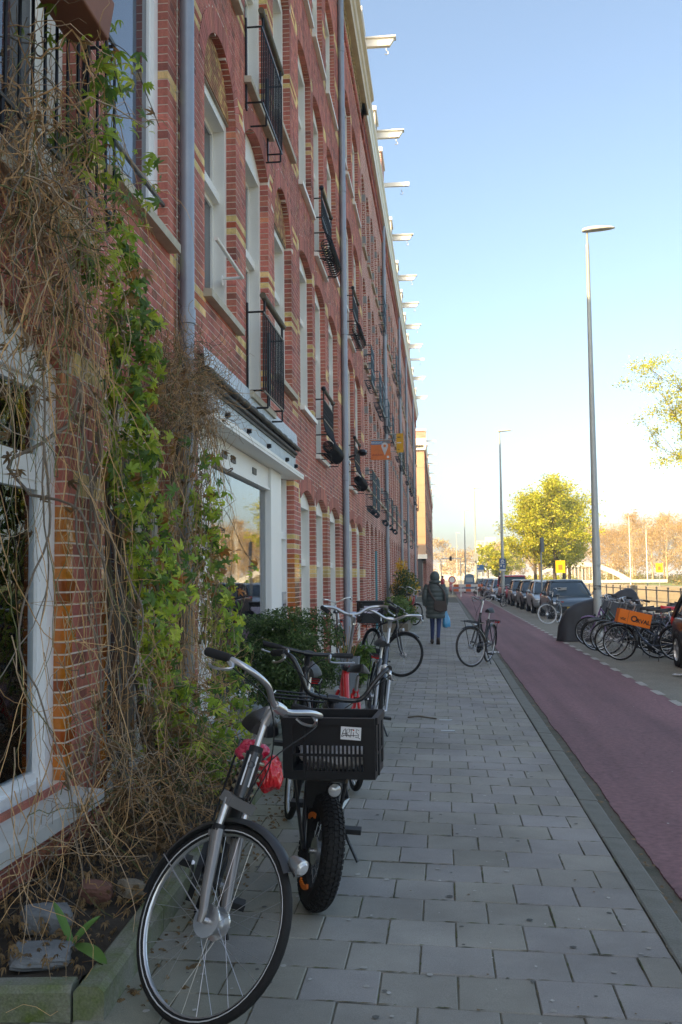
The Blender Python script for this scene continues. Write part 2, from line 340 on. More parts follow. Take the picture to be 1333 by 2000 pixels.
DRED, YEL, RED, ORG, GREY = (.56,.168,.122), (.86,.58,.25), (.52,.12,.055), (.60,.17,.025), (.33,.29,.26)
def hw_at(op, z, extra=0.):
    """half width of an opening at height z (arched head included)"""
    u0, u1, z0, zs, rise = op['u0'], op['u1'], op['z0'], op['z1'], op.get('rise', 0)
    w_ = (u1-u0)/2
    if z < z0: return 0
    if z <= zs: return w_
    if rise <= 0: return 0
    Rr = (w_*w_+rise*rise)/(2*rise); zc = zs+rise-Rr; q = (Rr+extra)**2-(z-zc)**2
    if q <= 0: return 0
    return min(math.sqrt(q), w_*(1+ (extra/Rr if extra else 0)))
def free_spans(ops, u0, u1, z, extra=0.):
    """[(start, end, op before, op after)] of solid wall at height z"""
    bl = []
    for op in ops:
        h = hw_at(op, z, extra)
        if h > 0: c = (op['u0']+op['u1'])/2; bl.append((c-h, c+h, op))
    bl.sort(key=lambda b: b[0]); out = []; a = u0; prev = None
    for b0, b1, op in bl:
        if b0 > a: out.append((a, b0, prev, op))
        a = max(a, b1); prev = op
    if a < u1: out.append((a, u1, prev, None))
    return out
def wall_body(X, u0, u1, z0, z1, ops, depth):
    mb = MB(); br = {z0, z1}
    for op in ops:
        br |= {op['z0'], op['z1']}
        for i in range(1, 9):
            if op.get('rise', 0): br.add(op['z1']+op['rise']*i/8)
    br = sorted(b for b in br if z0 <= b <= z1)
    for a, b in zip(br, br[1:]):
        if b-a < 1e-5: continue
        for s, e, p, q in free_spans(ops, u0, u1, (a+b)/2):
            mb.add([(X,s,a),(X,e,a),(X,e,b),(X,s,b)], [(0,1,2,3)])
            if p: mb.add([(X,s,a),(X,s,b),(X-depth,s,b),(X-depth,s,a)], [(0,1,2,3)])
            if q: mb.add([(X,e,a),(X,e,b),(X-depth,e,b),(X-depth,e,a)], [(3,2,1,0)])
    for op in ops:
        c = (op['u0']+op['u1'])/2; w_ = (op['u1']-op['u0'])/2
        mb.add([(X,op['u0'],op['z0']),(X,op['u1'],op['z0']),(X-depth,op['u1'],op['z0']),(X-depth,op['u0'],op['z0'])], [(0,1,2,3)])
        pts = arch_pts(op, 10)
        for (ua, za), (ub, zb) in zip(pts, pts[1:]): mb.add([(X,ua,za),(X,ub,zb),(X-depth,ub,zb),(X-depth,ua,za)], [(3,2,1,0)])
    return mb
def arch_pts(op, n=10):
    c = (op['u0']+op['u1'])/2; w_ = (op['u1']-op['u0'])/2; rise = op.get('rise', 0); zs = op['z1']
    if rise <= 0: return [(op['u0'], zs), (op['u1'], zs)]
    Rr = (w_*w_+rise*rise)/(2*rise); zc = zs+rise-Rr; a0 = math.asin(min(1, w_/Rr))
    return [(c+Rr*math.sin(-a0+2*a0*i/n), zc+Rr*math.cos(-a0+2*a0*i/n)) for i in range(n+1)]
def project(p):
    d = V(p)-CAM; z = d.dot(f_)
    if z <= .1: return None
    return (666.5+1900*d.dot(r_)/z, 1000-1900*d.dot(u_)/z, 1900/z)
brick_mesh = {}
def brick_unit(kind):
    if kind not in brick_mesh:
        mb = MB(); e = .06
        mb.add([(0,-.5,-.5),(0,.5,-.5),(0,.5,.5),(0,-.5,.5),(-1,-.5,-.5),(-1,.5,-.5),(-1,.5,.5),(-1,-.5,.5)],
               [(0,1,2,3),(0,3,7,4),(1,5,6,2),(3,2,6,7),(0,4,5,1)])
        me = bpy.data.meshes.new('brick'); me.from_pydata(mb.v, [], mb.f); me.materials.append(BR_O if kind == 0 else attr_mat('glazed_brick_single','obj',rough=.12,var=.2,bump=.1,nscale=20,coat=.5)); brick_mesh[kind] = me
    return brick_mesh[kind]
def lay_bricks(house, X, u0, u1, z0, z1, ops, bands, depth, base=DRED, singles=0, glaze=None, seed=1, skip=None):
    r = random.Random(seed); mb = MB(); pieces = []
    k0 = int(z0/CH); k1 = int(z1/CH)
    for k in range(k0, k1):
        za = k*CH; zm = za+CH/2; colr = base
        for b0, b1, c in bands:
            if b0 <= zm < b1: colr = c
        banded = colr is not base
        L = .222 if k % 2 else .111
        for s, e, p, q in free_spans(ops, u0, u1, zm, .2):
            a = s; n0 = math.floor(s/L); nxt = (n0+1)*L + (.055 if k % 2 and (k//2) % 2 else 0)
            while a < e-.004:
                while nxt < a+.03: nxt += L
                b = min(nxt, e)
                if e-b < .03: b = e
                dp = .03
                inop_s = p is not None and p['z0'] <= zm <= p['z1']+.01 and abs(a-s) < 1e-6
                inop_e = q is not None and q['z0'] <= zm <= q['z1']+.01 and abs(b-e) < 1e-6
                if inop_s or inop_e: dp = depth
                c = colr; gz = 0
                if banded and any(o_['u0']-.01 < (a+b)/2 < o_['u1']+.01 and o_['u1']-o_['u0'] < 3 for o_ in ops): c = base
                if glaze and glaze(a, b, zm, inop_s or inop_e): c = ORG if r.random() < .72 else (.36,.08,.02); gz = 1
                if skip and skip((a+b)/2, zm): a = b; continue
                if c is DRED and r.random() < .08: c = (.34,.11,.082)
                if c is DRED and r.random() < .05: c = (.62,.22,.12)
                jx = r.uniform(-.001,.001)
                pieces.append((a+(.0018 if a > s+1e-6 or not inop_s else -.004), b-(.0018 if b < e-1e-6 or not inop_e else -.004), za+.0047, za+CH-.0047, X+.0025+jx, dp, shade(c, r, .16), gz)); a = b
    for op in ops:                                   # ring of bricks on edge over each arch
        rise = op.get('rise', 0)
        if rise <= 0 or op.get('noarch'): continue
        c = (op['u0']+op['u1'])/2; w_ = (op['u1']-op['u0'])/2; Rr = (w_*w_+rise*rise)/(2*rise); zc = op['z1']+rise-Rr; a0 = math.asin(min(1, w_/Rr))
        n = max(7, int(2*a0*Rr/.06))
        for i in range(n):
            an = -a0+2*a0*(i+.5)/n; ha = a0/n*.9
            pts = [(c+rr*math.sin(an+s), zc+rr*math.cos(an+s)) for rr, s in ((Rr-.006,-ha),(Rr-.006,ha),(Rr+.205,ha),(Rr+.205,-ha))]
            colr = op.get('archcol', base); colr = shade(colr, r, .16); x0 = X+.006; x1 = X-depth
            mb.add([(x0,*p) for p in pts]+[(x1,*p) for p in pts], [(3,2,1,0),(0,1,5,4),(1,2,6,5),(3,0,4,7)], 0, colr)
    def size(pc):
        pr = project((X, (pc[0]+pc[1])/2, (pc[2]+pc[3])/2))
        if pr is None or not (5 < pr[0] < 1328 and 5 < pr[1] < 1995): return 0
        pa = project((X, pc[0], pc[2])); pb = project((X, pc[1], pc[3])); return abs(pb[0]-pa[0])*pr[2]*CH
    order = sorted(range(len(pieces)), key=lambda i: -size(pieces[i]))[:singles] if singles else []
    chosen = set(order)
    for i, (a, b, za, zb, x, dp, c, gz) in enumerate(pieces):
        if i in chosen and size(pieces[i]) > 0:
            o = bpy.data.objects.new('brick', brick_unit(gz)); COL.objects.link(o); o.parent = house
            o.location = V((x, (a+b)/2, (za+zb)/2))-house.location; o.scale = (dp, b-a, zb-za); o.color = (*c, 1)
        else:
            mb.add([(x,a,za),(x,b,za),(x,b,zb),(x,a,zb),(x-dp,a,za),(x-dp,b,za),(x-dp,b,zb),(x-dp,a,zb)], [(0,1,2,3),(0,3,7,4),(1,5,6,2),(3,2,6,7),(0,4,5,1)], gz, c)
    o = mb.build('brickwork', [BR_A, GLZ_A], house); o.location = -house.location; o['kind'] = 'stuff'
    return o
def put(mb, name, m, house, smooth=False, fix=False):
    o = mb.build(name, m, house, smooth, fix); o.location = -house.location; return o
def sub(mb, name, m, parent, smooth=False, fix=False):
    """sub-part of a part whose mesh is in world coordinates"""
    return mb.build(name, m, parent, smooth, fix)
def window(house, op, X, rec=.10, transom=.66, sill=True, panes=True, fm=None, fw=.085, glass=None, sillm=None, mull=0, sillx=.07, t=.165):
    u0, u1, z0, z1, rise = op['u0']+.004, op['u1']-.004, op['z0'], op['z1'], op.get('rise', 0)
    fm = fm or WHITE; xr = X-rec+.015; mb = MB(); bk = t-.05
    mb.box(xr-t, xr, u0, u0+fw, z0, z1); mb.box(xr-t, xr, u1-fw, u1, z0, z1)
    mb.box(xr-t, xr-.001, u0+fw, u1-fw, z1-fw, z1-.001); mb.box(xr-t, xr-.001, u0+fw, u1-fw, z0, z0+.06)
    zt = lerp(z0, z1, transom) if transom else None
    if zt: mb.box(xr-t, xr-min(.06,t*.3), u0+fw, u1-fw, zt-.045, zt+.045)
    for i in range(mull): c = lerp(u0, u1, (i+1)/(mull+1)); mb.box(xr-t, xr-.002, c-.04, c+.04, z0+.06, z1-fw)
    bays = [(z0+.06, zt-.045), (zt+.045, z1-fw)] if zt else [(z0+.06, z1-fw)]
    us = [u0+fw]+[lerp(u0, u1, (i+1)/(mull+1)) for i in range(mull)]+[u1-fw]
    cells = []
    for a, b in bays:
        for i in range(mull+1):
            ua = us[i]+(.04 if i else 0); ub = us[i+1]-(.04 if i < mull else 0); cells.append((ua, ub, a, b)); s = .045; xs_ = xr-bk
            mb.box(xs_-.04, xs_, ua, ua+s, a, b); mb.box(xs_-.04, xs_, ub-s, ub, a, b); mb.box(xs_-.04, xs_-.001, ua+s, ub-s, a, a+s); mb.box(xs_-.04, xs_-.001, ua+s, ub-s, b-s, b)
    if rise and rise <= .3:
        pts = arch_pts(op, 8); mb.prism([(p[0], p[1]) for p in pts][::-1], xr-t, xr-.004, 'x')
    f = put(mb, 'window', fm, house)
    if panes:
        for ua, ub, a, b in cells:
            p = MB(); p.box(xr-bk-.026, xr-bk-.02, ua+.04, ub-.04, a+.04, b-.04); sub(p, 'pane', glass or GLASS_D, f)
    if sill:
        p = MB(); p.prism([(xr-.03,z0-.085),(X+sillx,z0-.085),(X+sillx,z0-.02),(xr-.03,z0+.004)], u0-.05, u1+.05, 'y'); sub(p, 'sill', sillm or STONE, f, fix=True)
    return f
def tympanum(house, op, X, rec):
    """little mosaic of red and yellow brick filling a high arch"""
    r = random.Random(int(op['u0']*100)); mb = MB(); pts = arch_pts(op, 12); mb.prism(pts[::-1], X-rec-.09, X-rec+.01, 'x', 0, (.4,.33,.26))
    z = op['z1']+.01
    while z < op['z1']+op['rise']-.03:
        h = hw_at(op, z+.045)-.02; c = (op['u0']+op['u1'])/2; u = c-h
        while u < c+h-.02:
            b = min(u+.075, c+h); mb.box(X-rec+.008, X-rec+.02, u+.003, b-.003, z+.003, z+.037, 0, shade((.62,.36,.14) if r.random() < .28 else (.46,.19,.09), r, .2)); u += .075
        z += .04
    put(mb, 'arch_mosaic', BR_A, house)
def downpipe(house, u, X, z0, z1, r=.055, m=None, collars=(3.6, 6.6, 9.6, 12.6), grey=None):
    mb = MB(); mb.tube([(X,u,z0),(X,u,z1)], r, 14)
    for z in collars:
        if z0 < z < z1: mb.lathe([(r,-.06),(r+.009,-.055),(r+.009,.055),(r,.06)], (X,u,z), (0,0,1), 14); mb.box(X-.1,X,u-.012,u+.012,z-.012,z+.012)
    return put(mb, 'downpipe', m or ZINC, house, True)
def straight_balcony(house, u0, u1, zb, zt, X, n=13, handrail=True):
    mb = MB(); p = .17; b = .011
    def bar(a, c, r=b): mb.tube([a, c], r, 5)
    for z in (zb, zt):
        bar((X,u0,z),(X+p,u0,z)); bar((X+p,u0,z),(X+p,u1,z),.013); bar((X+p,u1,z),(X,u1,z))
    mb.box(X-.01,X+.012,u0-.02,u0+.02,zb-.08,zt+.1); mb.box(X-.01,X+.012,u1-.02,u1+.02,zb-.08,zt+.1)
    for i in range(n): u = lerp(u0, u1, i/(n-1)); bar((X+p,u,zb),(X+p,u,zt),.0085)
    for u in (u0+.25, u1-.1): bar((X+p,u,zb),(X+p,u,zb-.14)); bar((X+p,u,zb-.14),(X-.02,u,zb-.14))
    o = put(mb, 'balcony_railing', BLACK, house, True)
    if handrail:
        h = MB(); 
        for u in (u0+.08, u1-.08): h.tube([(X+p,u,zt),(X+p,u,zt+.14)], .014, 6, 1)
        h.tube([(X+p,u0-.02,zt+.17),(X+p,u1+.02,zt+.17)], .034, 10, 0); sub(h, 'handrail', [WOODRAIL, BLACK], o, True)
    return o
def basket_balcony(house, u0, u1, zb, X, m=None, H=.84):
    m = m or BLACK; mb = MB(); zt = zb+H; p = .13; rr = .0085
    prof = [(p,zt),(p,zt-.18),(p+.0,zt-.36),(p+.05,zb+.28),(p+.15,zb+.16),(p+.17,zb+.04),(p+.09,zb-.05),(p-.03,zb-.04)]
    prof = [(v.x, v.y) for v in spline([(a, b, 0) for a, b in prof], 3)]
    n = 12; rr = .010
    for i in range(n): u = lerp(u0, u1, i/(n-1)); mb.tube([(X+a,u,b) for a, b in prof], rr, 4)
    for z, x in ((zt,p),(zt-.32,p),(zb+.26,p+.06),(zb-.045,p+.02)):
        mb.tube([(X+x,u0,z),(X+x,u1,z)], .012, 5)
        for u in (u0,u1): mb.tube([(X-.03,u,z),(X+x,u,z)], .012, 5)
    for i in range(n-1):                               # scrolls between the bars, and the rolled loops of the belly
        u = lerp(u0, u1, (i+.5)/(n-1)); mb.torus((X+p,u,zt-.2), (1,0,0), .04, .0055, 10, 4)
        mb.torus((X+p+.06,u,zb+.08), (0,1,0), .085, .0085, 12, 4)
    for u in (u0+.15, u1-.15): mb.tube([(X-.02,u,zb-.12),(X+p+.1,u,zb-.12),(X+p+.1,u,zb)], .009, 5)
    o = put(mb, 'basket_balcony', m, house, True)
    h = MB()
    for u in (u0,u1): h.tube([(X+p,u,zt),(X+p,u,zt+.15)], .013, 6, 1); h.ball((X+p,u,zt+.17), .042, 8, 6, 1)
    h.tube([(X+p,u0,zt+.17),(X+p,u1,zt+.17)], .03, 10, 0); sub(h, 'handrail', [WOODRAIL, BLACK], o, True)
def panel_balcony(house, u0, u1, zb, X, H=.95, m=None):
    mb = MB(); p = .2
    for z in (zb, zb+H*.33, zb+H*.72, zb+H): mb.tube([(X,u0,z),(X+p,u0,z),(X+p,u1,z),(X,u1,z)], .013, 5)
    for i in range(11): u = lerp(u0,u1,i/10); mb.tube([(X+p,u,zb),(X+p,u,zb+H)], .01, 4)
    for i in range(10): u = lerp(u0,u1,(i+.5)/10); mb.torus((X+p,u,zb+H*.5), (1,0,0), .045, .008, 8, 4); mb.torus((X+p,u,zb+H*.17), (1,0,0), .04, .008, 8, 4)
    for i in range(6): u = lerp(u0,u1,i/5); mb.torus((X+p*.6,u,zb-.07), (0,1,0), .08, .009, 10, 4)
    put(mb, 'balcony_railing', m or TEAL, house, True)
def hoist(house, u, X, z, kind=0):
    """dormer, hoisting beam with a sloping cap, and its hook"""
    mb = MB(); xb = X-.25; xt = X+1.0
    if kind == 0:
        mb.prism([(xb,z+.13),(xt-.13,z+.13),(xt-.02,z+.3),(xt,z+.33),(xb,z+.33)], u-.06, u+.06, 'y'); mb.box(xb,xt+.03,u-.11,u+.11,z+.33,z+.37)
    else: mb.box(xb,xt+.05,u-.05,u+.05,z+.2,z+.34)
    b = put(mb, 'hoist_beam', WHITE, house, fix=True)
    h = MB(); c = (xt-.22,u,z-.0); h.tube([(c[0],c[1],z+.1),(c[0],c[1],z+.02)], .012, 5)
    h.tube([(c[0]+.05*math.sin(a),c[1],z-.04+.05*math.cos(a)) for a in [i*.45-.2 for i in range(11)]], .011, 5); sub(h, 'hook', ZINC, b, True)
    d = MB(); zb = z-.2
    if kind == 0:
        d.box(X-1.4,X+.12,u-.5,u+.5,zb,z+.8,0); d.box(X-1.5,X+.2,u-.58,u+.58,z+.8,z+.92,1); d.box(X+.122,X+.16,u-.5,u-.4,zb,z+.798,1); d.box(X+.122,X+.16,u+.4,u+.5,zb,z+.798,1)
        d.box(X+.121,X+.14,u-.4,u+.4,zb+.25,z+.7,2); d.box(X-.3,X+.0,u-.506,u-.501,z+.3,z+.62,1)
    else:
        d.box(X-1.6,X+.12,u-.8,u+.8,zb,z+.45,1); d.box(X-1.6,X+.115,u-.8,u+.8,z+.45,z+1.15,3); d.box(X-1.65,X+.16,u-.86,u+.86,z+1.15,z+1.3,1)
    put(d, 'dormer', [CREAM, WHITE, GLASS_D, BRT], house)
def make_brick_texture():
    m = bpy.data.materials.new('far_brick'); m.use_nodes = True; n = m.node_tree.nodes; l = m.node_tree.links; p = n['Principled BSDF']; p.inputs['Roughness'].default_value = .85
    g = n.new('ShaderNodeNewGeometry'); sx = n.new('ShaderNodeSeparateXYZ'); l.new(g.outputs['Position'], sx.inputs[0])
    ad = n.new('ShaderNodeMath'); ad.operation = 'ADD'; l.new(sx.outputs[0], ad.inputs[0]); l.new(sx.outputs[1], ad.inputs[1])
    cb = n.new('ShaderNodeCombineXYZ'); l.new(ad.outputs[0], cb.inputs[0]); l.new(sx.outputs[2], cb.inputs[1])
    bt = n.new('ShaderNodeTexBrick'); bt.inputs['Scale'].default_value = 1; bt.inputs['Mortar Size'].default_value = .007; bt.inputs['Mortar Smooth'].default_value = 0
    bt.inputs['Brick Width'].default_value = .222; bt.inputs['Row Height'].default_value = CH; bt.inputs['Bias'].default_value = 0
    bt.inputs['Color1'].default_value = (.54,.158,.115,1); bt.inputs['Color2'].default_value = (.42,.122,.095,1); bt.inputs['Mortar'].default_value = (.80,.67,.57,1)
    l.new(cb.outputs[0], bt.inputs['Vector'])
    nz = n.new('ShaderNodeTexNoise'); nz.inputs['Scale'].default_value = .8; nz.inputs['Detail'].default_value = 5; l.new(g.outputs['Position'], nz.inputs['Vector'])
    mr = n.new('ShaderNodeMapRange'); mr.inputs[1].default_value = .3; mr.inputs[2].default_value = .7; mr.inputs[3].default_value = .75; mr.inputs[4].default_value = 1.2; l.new(nz.outputs['Fac'], mr.inputs[0])
    mx = n.new('ShaderNodeMix'); mx.data_type = 'RGBA'; mx.blend_type = 'MULTIPLY'; mx.inputs[0].default_value = 1; l.new(bt.outputs['Color'], mx.inputs['A']); l.new(mr.outputs[0], mx.inputs['B'])
    l.new(mx.outputs['Result'], p.inputs['Base Color'])
    b = n.new('ShaderNodeBump'); b.inputs['Strength'].default_value = .5; b.inputs['Distance'].default_value = .01; b.invert = True; l.new(bt.outputs['Fac'], b.inputs['Height']); l.new(b.outputs[0], p.inputs['Normal'])
    return m
BRT = make_brick_texture()
ROOF = mat('roof_tar', (.05,.05,.055), .9)
def cornice(house, u0, u1, X, z, proj, kind=0):
    mb = MB()
    pr = [(X-.05,z),(X+proj*.55,z),(X+proj*.6,z+.16),(X+proj*.72,z+.2),(X+proj*.78,z+.34),(X+proj,z+.40),(X+proj,z+.52),(X-.05,z+.55)]
    mb.prism(pr, u0, u1, 'y', 0); put(mb, 'cornice', CREAM if kind == 0 else WHITE, house, fix=True)
    d = MB()                                           # toothed brick frieze under it
    u = u0+.05
    while u < u1-.08: d.box(X-.02,X+.06,u,u+.09,z-.2,z-.003,0,shade((.45,.30,.14) if kind == 0 else DRED, random, .15)); u += .19
    d.box(X-.02,X+.035,u0,u1,z-.42,z-.2,0,(.46,.32,.16) if kind == 0 else (.17,.055,.045))
    u = u0+.02
    while u < u1-.06: d.box(X-.02,X+.055,u,u+.05,z-.62,z-.423,0,shade(DRED, random, .2)); u += .11
    put(d, 'frieze', BR_A, house)
def core(house, u0, u1, X0=-2.34, zt=14.55):
    mb = MB(); mb.box(-12.5, X0, u0+.002, u1-.002, -.2, zt); put(mb, 'roof', ROOF, house)
def new_house(u0, label): return thing('brick_house', label, 'house', (XF-4, (u0[0]+u0[1])/2, 0), group='brick row houses')
ZC = 14.25
# ---- the row behind the camera: throws the shade on the pavement
h = new_house((-45,.4), 'red brick row house behind the viewpoint, out of frame to the left'); mb = wall_body(XF, -45, .4, -.1, ZC, [], .2); put(mb, 'wall', BRT, h); core(h, -45, .4)
# ---- house A: the creeper house at the left edge
hA = new_house((.4,7.22), 'nearest brick house on the left, overgrown with a creeper')
opA = [dict(u0=3.0,u1=5.02,z0=.5,z1=2.72,rise=.2,archcol=DRED), dict(u0=5.66,u1=7.0,z0=.25,z1=2.62,rise=.16),
       dict(u0=3.55,u1=5.12,z0=3.52,z1=6.35,rise=.2), dict(u0=5.6,u1=6.93,z0=4.1,z1=6.75,rise=.2), dict(u0=3.6,u1=5.0,z0=7.4,z1=9.6,rise=.2), dict(u0=5.6,u1=6.93,z0=7.4,z1=9.6,rise=.2)]
put(wall_body(XF, .4, 7.22, -.1, ZC, opA, .17), 'wall', MORTAR, hA)
bA = [(2.02,2.16,YEL),(2.71,2.85,YEL),(3.96,4.10,YEL),(5.30,5.44,YEL),(6.6,6.74,YEL)]
lay_bricks(hA, XF, 3.0, 7.22, 0, 9.2, opA, bA, .17, singles=300, glaze=lambda a,b,z,j: j and z < 2.0 and z > .3, seed=11)
core(hA, .4, 7.22, -3.2)
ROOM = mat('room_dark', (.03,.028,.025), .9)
wA = window(hA, opA[0], XF, .08, .74, t=.08, glass=GLASS_C, fw=.10, fm=mat('plastic_white',(.88,.88,.87),.35,col2=(.84,.84,.83)), sillx=.2, sillm=mat('pale_sill',(.62,.60,.56),.7,col2=(.5,.48,.44),scale=10))
window(hA, opA[1], XF, .1, .8, sill=False)
window(hA, opA[2], XF, .1, .7, sillx=.1)
window(hA, opA[3], XF, .09, .78, t=.075, glass=glass_mat('bluish_glass',clear=False,base=(.03,.04,.05),refl=2.2), fw=.1, fm=MATS['plastic_white'], sillx=.09)
for op in opA[4:]: window(hA, op, XF, .1)
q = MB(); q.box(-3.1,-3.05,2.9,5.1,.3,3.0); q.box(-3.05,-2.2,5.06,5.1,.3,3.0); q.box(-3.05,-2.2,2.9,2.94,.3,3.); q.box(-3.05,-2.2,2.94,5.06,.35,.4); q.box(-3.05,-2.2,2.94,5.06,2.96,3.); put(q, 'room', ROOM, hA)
q = MB()                                                # net curtain at the far side of the pane and a printed cloth hanging inside
for i in range(10): u = 4.62+i*.03; q.tube([(-2.26,u,.62),(-2.26,u,2.2)], .017, 5)
put(q, 'curtain', mat('grey_curtain',(.28,.30,.31),.9), hA, True)
q = MB(); q.prism([(4.05,1.0),(4.22,.82),(4.33,1.05),(4.31,1.42),(4.25,1.52),(4.08,1.55)], -2.232, -2.224, 'x'); put(q, 'hanging_cloth', mat('patterned_cloth',(.42,.42,.36),.9,col2=(.16,.17,.15),scale=26,contrast=.06), hA)
q = MB(); q.tube([(-2.03,5.62,4.37),(-2.03,6.92,4.37)], .017, 8); put(q, 'guard_bar', mat('grey_steel_bar',(.12,.12,.12),.5,.5), hA, True)
straight_balcony(hA, 3.55, 5.2, 3.62, 4.62, XF+.02, 13, False)
downpipe(hA, 7.23, -1.93, .05, 14.2, .057)
q = MB()
z = .5
while z < 9: q.ball((-2.0+.02,7.12,z), .011, 6, 4); z += .11
q.tube([(-1.98,7.12,.2),(-1.98,7.12,9.2)], .004, 4); put(q, 'beaded_cable', mat('cable_tan',(.5,.42,.34),.7), hA, True)
# ---- house B: the shop front
hB = new_house((7.22,13.5), 'brick house with the white shop front beside the creeper')
opB = [dict(u0=7.82,u1=13.06,z0=.0,z1=3.46), dict(u0=8.06,u1=9.36,z0=4.08,z1=6.12,rise=.52), dict(u0=9.84,u1=11.18,z0=3.54,z1=6.3,rise=.24), dict(u0=11.6,u1=12.96,z0=4.08,z1=6.1,rise=.54),
       dict(u0=8.06,u1=9.36,z0=7.4,z1=9.5,rise=.24), dict(u0=9.84,u1=11.18,z0=6.9,z1=9.5,rise=.24), dict(u0=11.6,u1=12.96,z0=7.4,z1=9.5,rise=.24), dict(u0=8.06,u1=9.36,z0=10.6,z1=12.5,rise=.24), dict(u0=9.84,u1=11.18,z0=10.6,z1=12.5,rise=.24), dict(u0=11.6,u1=12.96,z0=10.6,z1=12.5,rise=.24)]
put(wall_body(XF, 7.22, 13.5, -.1, ZC, opB, .17), 'wall', MORTAR, hB)
def yry(z): return [(z,z+CH*1.02,YEL),(z+CH*1.02,z+CH*2.02,RED),(z+CH*2.02,z+CH*3.04,YEL)]
bB = []
for z in (.0,2.84,1.98,3.86,5.02,6.30,7.3,8.4,9.5,10.5,11.6): k = round(z/CH)*CH; bB += yry(k)
lay_bricks(hB, XF, 7.22, 13.5, 0, 12.4, opB, bB, .17, singles=300, glaze=lambda a,b,z,j: z < 1.9 and z > .2 and a > 12.9, seed=12)
core(hB, 7.22, 13.5, -2.9)
for i, op in enumerate(opB[1:]):
    window(hB, op, XF, .11, .62, sillx=.08)
    if op['rise'] > .3: tympanum(hB, op, XF, .08)
straight_balcony(hB, 9.86, 11.14, 3.53, 4.36, XF+.01); straight_balcony(hB, 9.86, 11.14, 6.62, 7.45, XF+.01)
q = MB(); q.tube([(-1.9,8.08,4.52),(-1.9,9.2,4.52)], .018, 8); q.tube([(-1.9,9.2,4.52),(-2.1,9.2,4.52)], .014, 6); q.lathe([(.0,0),(.05,0),(.05,.012),(0,.012)],(-2.11,9.2,4.5),(1,0,0),12); put(q, 'guard_bar', WHITE, hB, True)
# shop front: flashing, rolled gutter, galvanised beam, fascia, frame and pane
u0, u1 = 7.84, 13.05
q = MB(); n = 60
for i in range(n):
    a = lerp(u0,u1,i/n); b = lerp(u0,u1,(i+.82)/n); q.add([(-1.955,a,3.53),(-1.955,b,3.53),(-1.94,b,3.36),(-1.94,a,3.36)],[(0,1,2,3)]); c = lerp(u0,u1,(i+1)/n); q.add([(-1.9565,b,3.529),(-1.9565,c,3.529),(-1.9415,c,3.36),(-1.9415,b,3.36)],[(0,1,2,3)])
put(q, 'flashing', mat('blue_zinc',(.60,.68,.72),.5,.0,col2=(.48,.55,.6),scale=7), hB)
q = MB(); q.tube([(-1.93,lerp(u0,u1,i/40),3.325+.006*math.sin(i*2.1)) for i in range(41)], [.032+.003*math.sin(i*1.7) for i in range(41)], 12); q.tube([(-1.95,u0,3.255),(-1.95,u1-.1,3.255)], .024, 10); q.box(-2.1,-1.955,u0,u1-.1,3.2,3.46)
put(q, 'rolled_gutter', mat('old_lead',(.075,.062,.048),.6,.3,col2=(.025,.022,.02),scale=14,bump=.4), hB, True)
q = MB(); q.box(-2.06,-1.972,u0,u1,2.985,3.228); put(q, 'lintel_beam', mat('galvanised',(.52,.60,.63),.55,.0,col2=(.34,.41,.44),scale=5,bump=.3), hB)
for u in (8.75,9.75,10.9,12.2,12.95):
    q = MB(); q.lathe([(.0,.05),(.022,.05),(.026,.03),(.028,0)],(-1.975,u,3.09),(1,0,0),8); q.box(-1.975,-1.955,u-.035,u+.035,3.06,3.075); put(q, 'bolt', BLACK, hB)
q = MB(); q.box(-2.14,-1.86,u0,u1+.02,2.945,2.98); q.box(-2.14,-1.865,u0,u1+.02,2.915,2.944); put(q, 'fascia', WHITE, hB)
q = MB(); xr = -2.08
q.box(xr-.1,xr,u0,8.62,.3,2.91); q.box(xr-.1,xr-.001,8.62,11.55,2.66,2.91); q.box(xr-.1,xr+.03,11.55,12.3,.0,2.91); q.box(xr-.1,xr-.001,8.62,11.55,.3,.42)
q.box(xr-.012,xr+.004,8.35,8.40,.42,2.9); q.box(xr-.1,xr-.02,12.3,12.4,.0,2.91); q.box(xr-.13,xr-.09,12.4,13.06,.0,2.91); q.box(xr-.1,xr-.02,12.96,13.06,.0,2.91); q.box(xr-.09,xr-.02,12.4,12.96,2.1,2.18); q.box(xr-.05,xr+.02,8.6,11.56,2.64,2.665)
sf = put(q, 'shop_frame', mat('shop_white',(.88,.87,.84),.45,col2=(.82,.81,.77),scale=2), hB)
q = MB(); q.box(xr-.05,xr-.04,8.62,11.55,.42,2.66); sub(q, 'pane', glass_mat('shop_glass',refl=2.7), sf)
q = MB()
for i in range(92): u = lerp(8.6,11.55,i/92); q.add([(xr-.2+(.012 if i%2 else 0),u,.4),(xr-.2+(0 if i%2 else .012),u+.032,.4),(xr-.2+(0 if i%2 else .012),u+.032,2.66),(xr-.2+(.012 if i%2 else 0),u,2.66)],[(0,1,2,3)])
sub(q, 'blind', mat('pale_blind',(.85,.85,.80),.9,col2=(.78,.78,.73)), sf)
for u in (9.15,9.55,10.65): q = MB(); q.box(xr,xr+.012,u-.1,u+.1,2.74,2.81); sub(q, 'vent', mat('vent_grey',(.16,.15,.13),.7), sf)
q = MB(); q.box(xr-.02,xr+.0,12.5,12.86,.95,1.4,0)
for i in range(5): q.box(xr,xr+.008,12.58,12.76,1.0+i*.055,1.03+i*.055,1)
q.box(xr,xr+.006,12.56,12.8,1.3,1.37,2); sub(q, 'intercom', [ZINC, BLACK, mat('label_grey',(.5,.5,.5),.4)], sf)
q = MB(); q.prism([(-2.15,.0),(-1.78,.0),(-1.8,.2),(-1.93,.30),(-2.15,.31)], u0, 11.6, 'y'); put(q, 'plinth', mat('grey_plinth',(.33,.34,.33),.8,col2=(.22,.24,.23),scale=3,bump=.3), hB, fix=True)
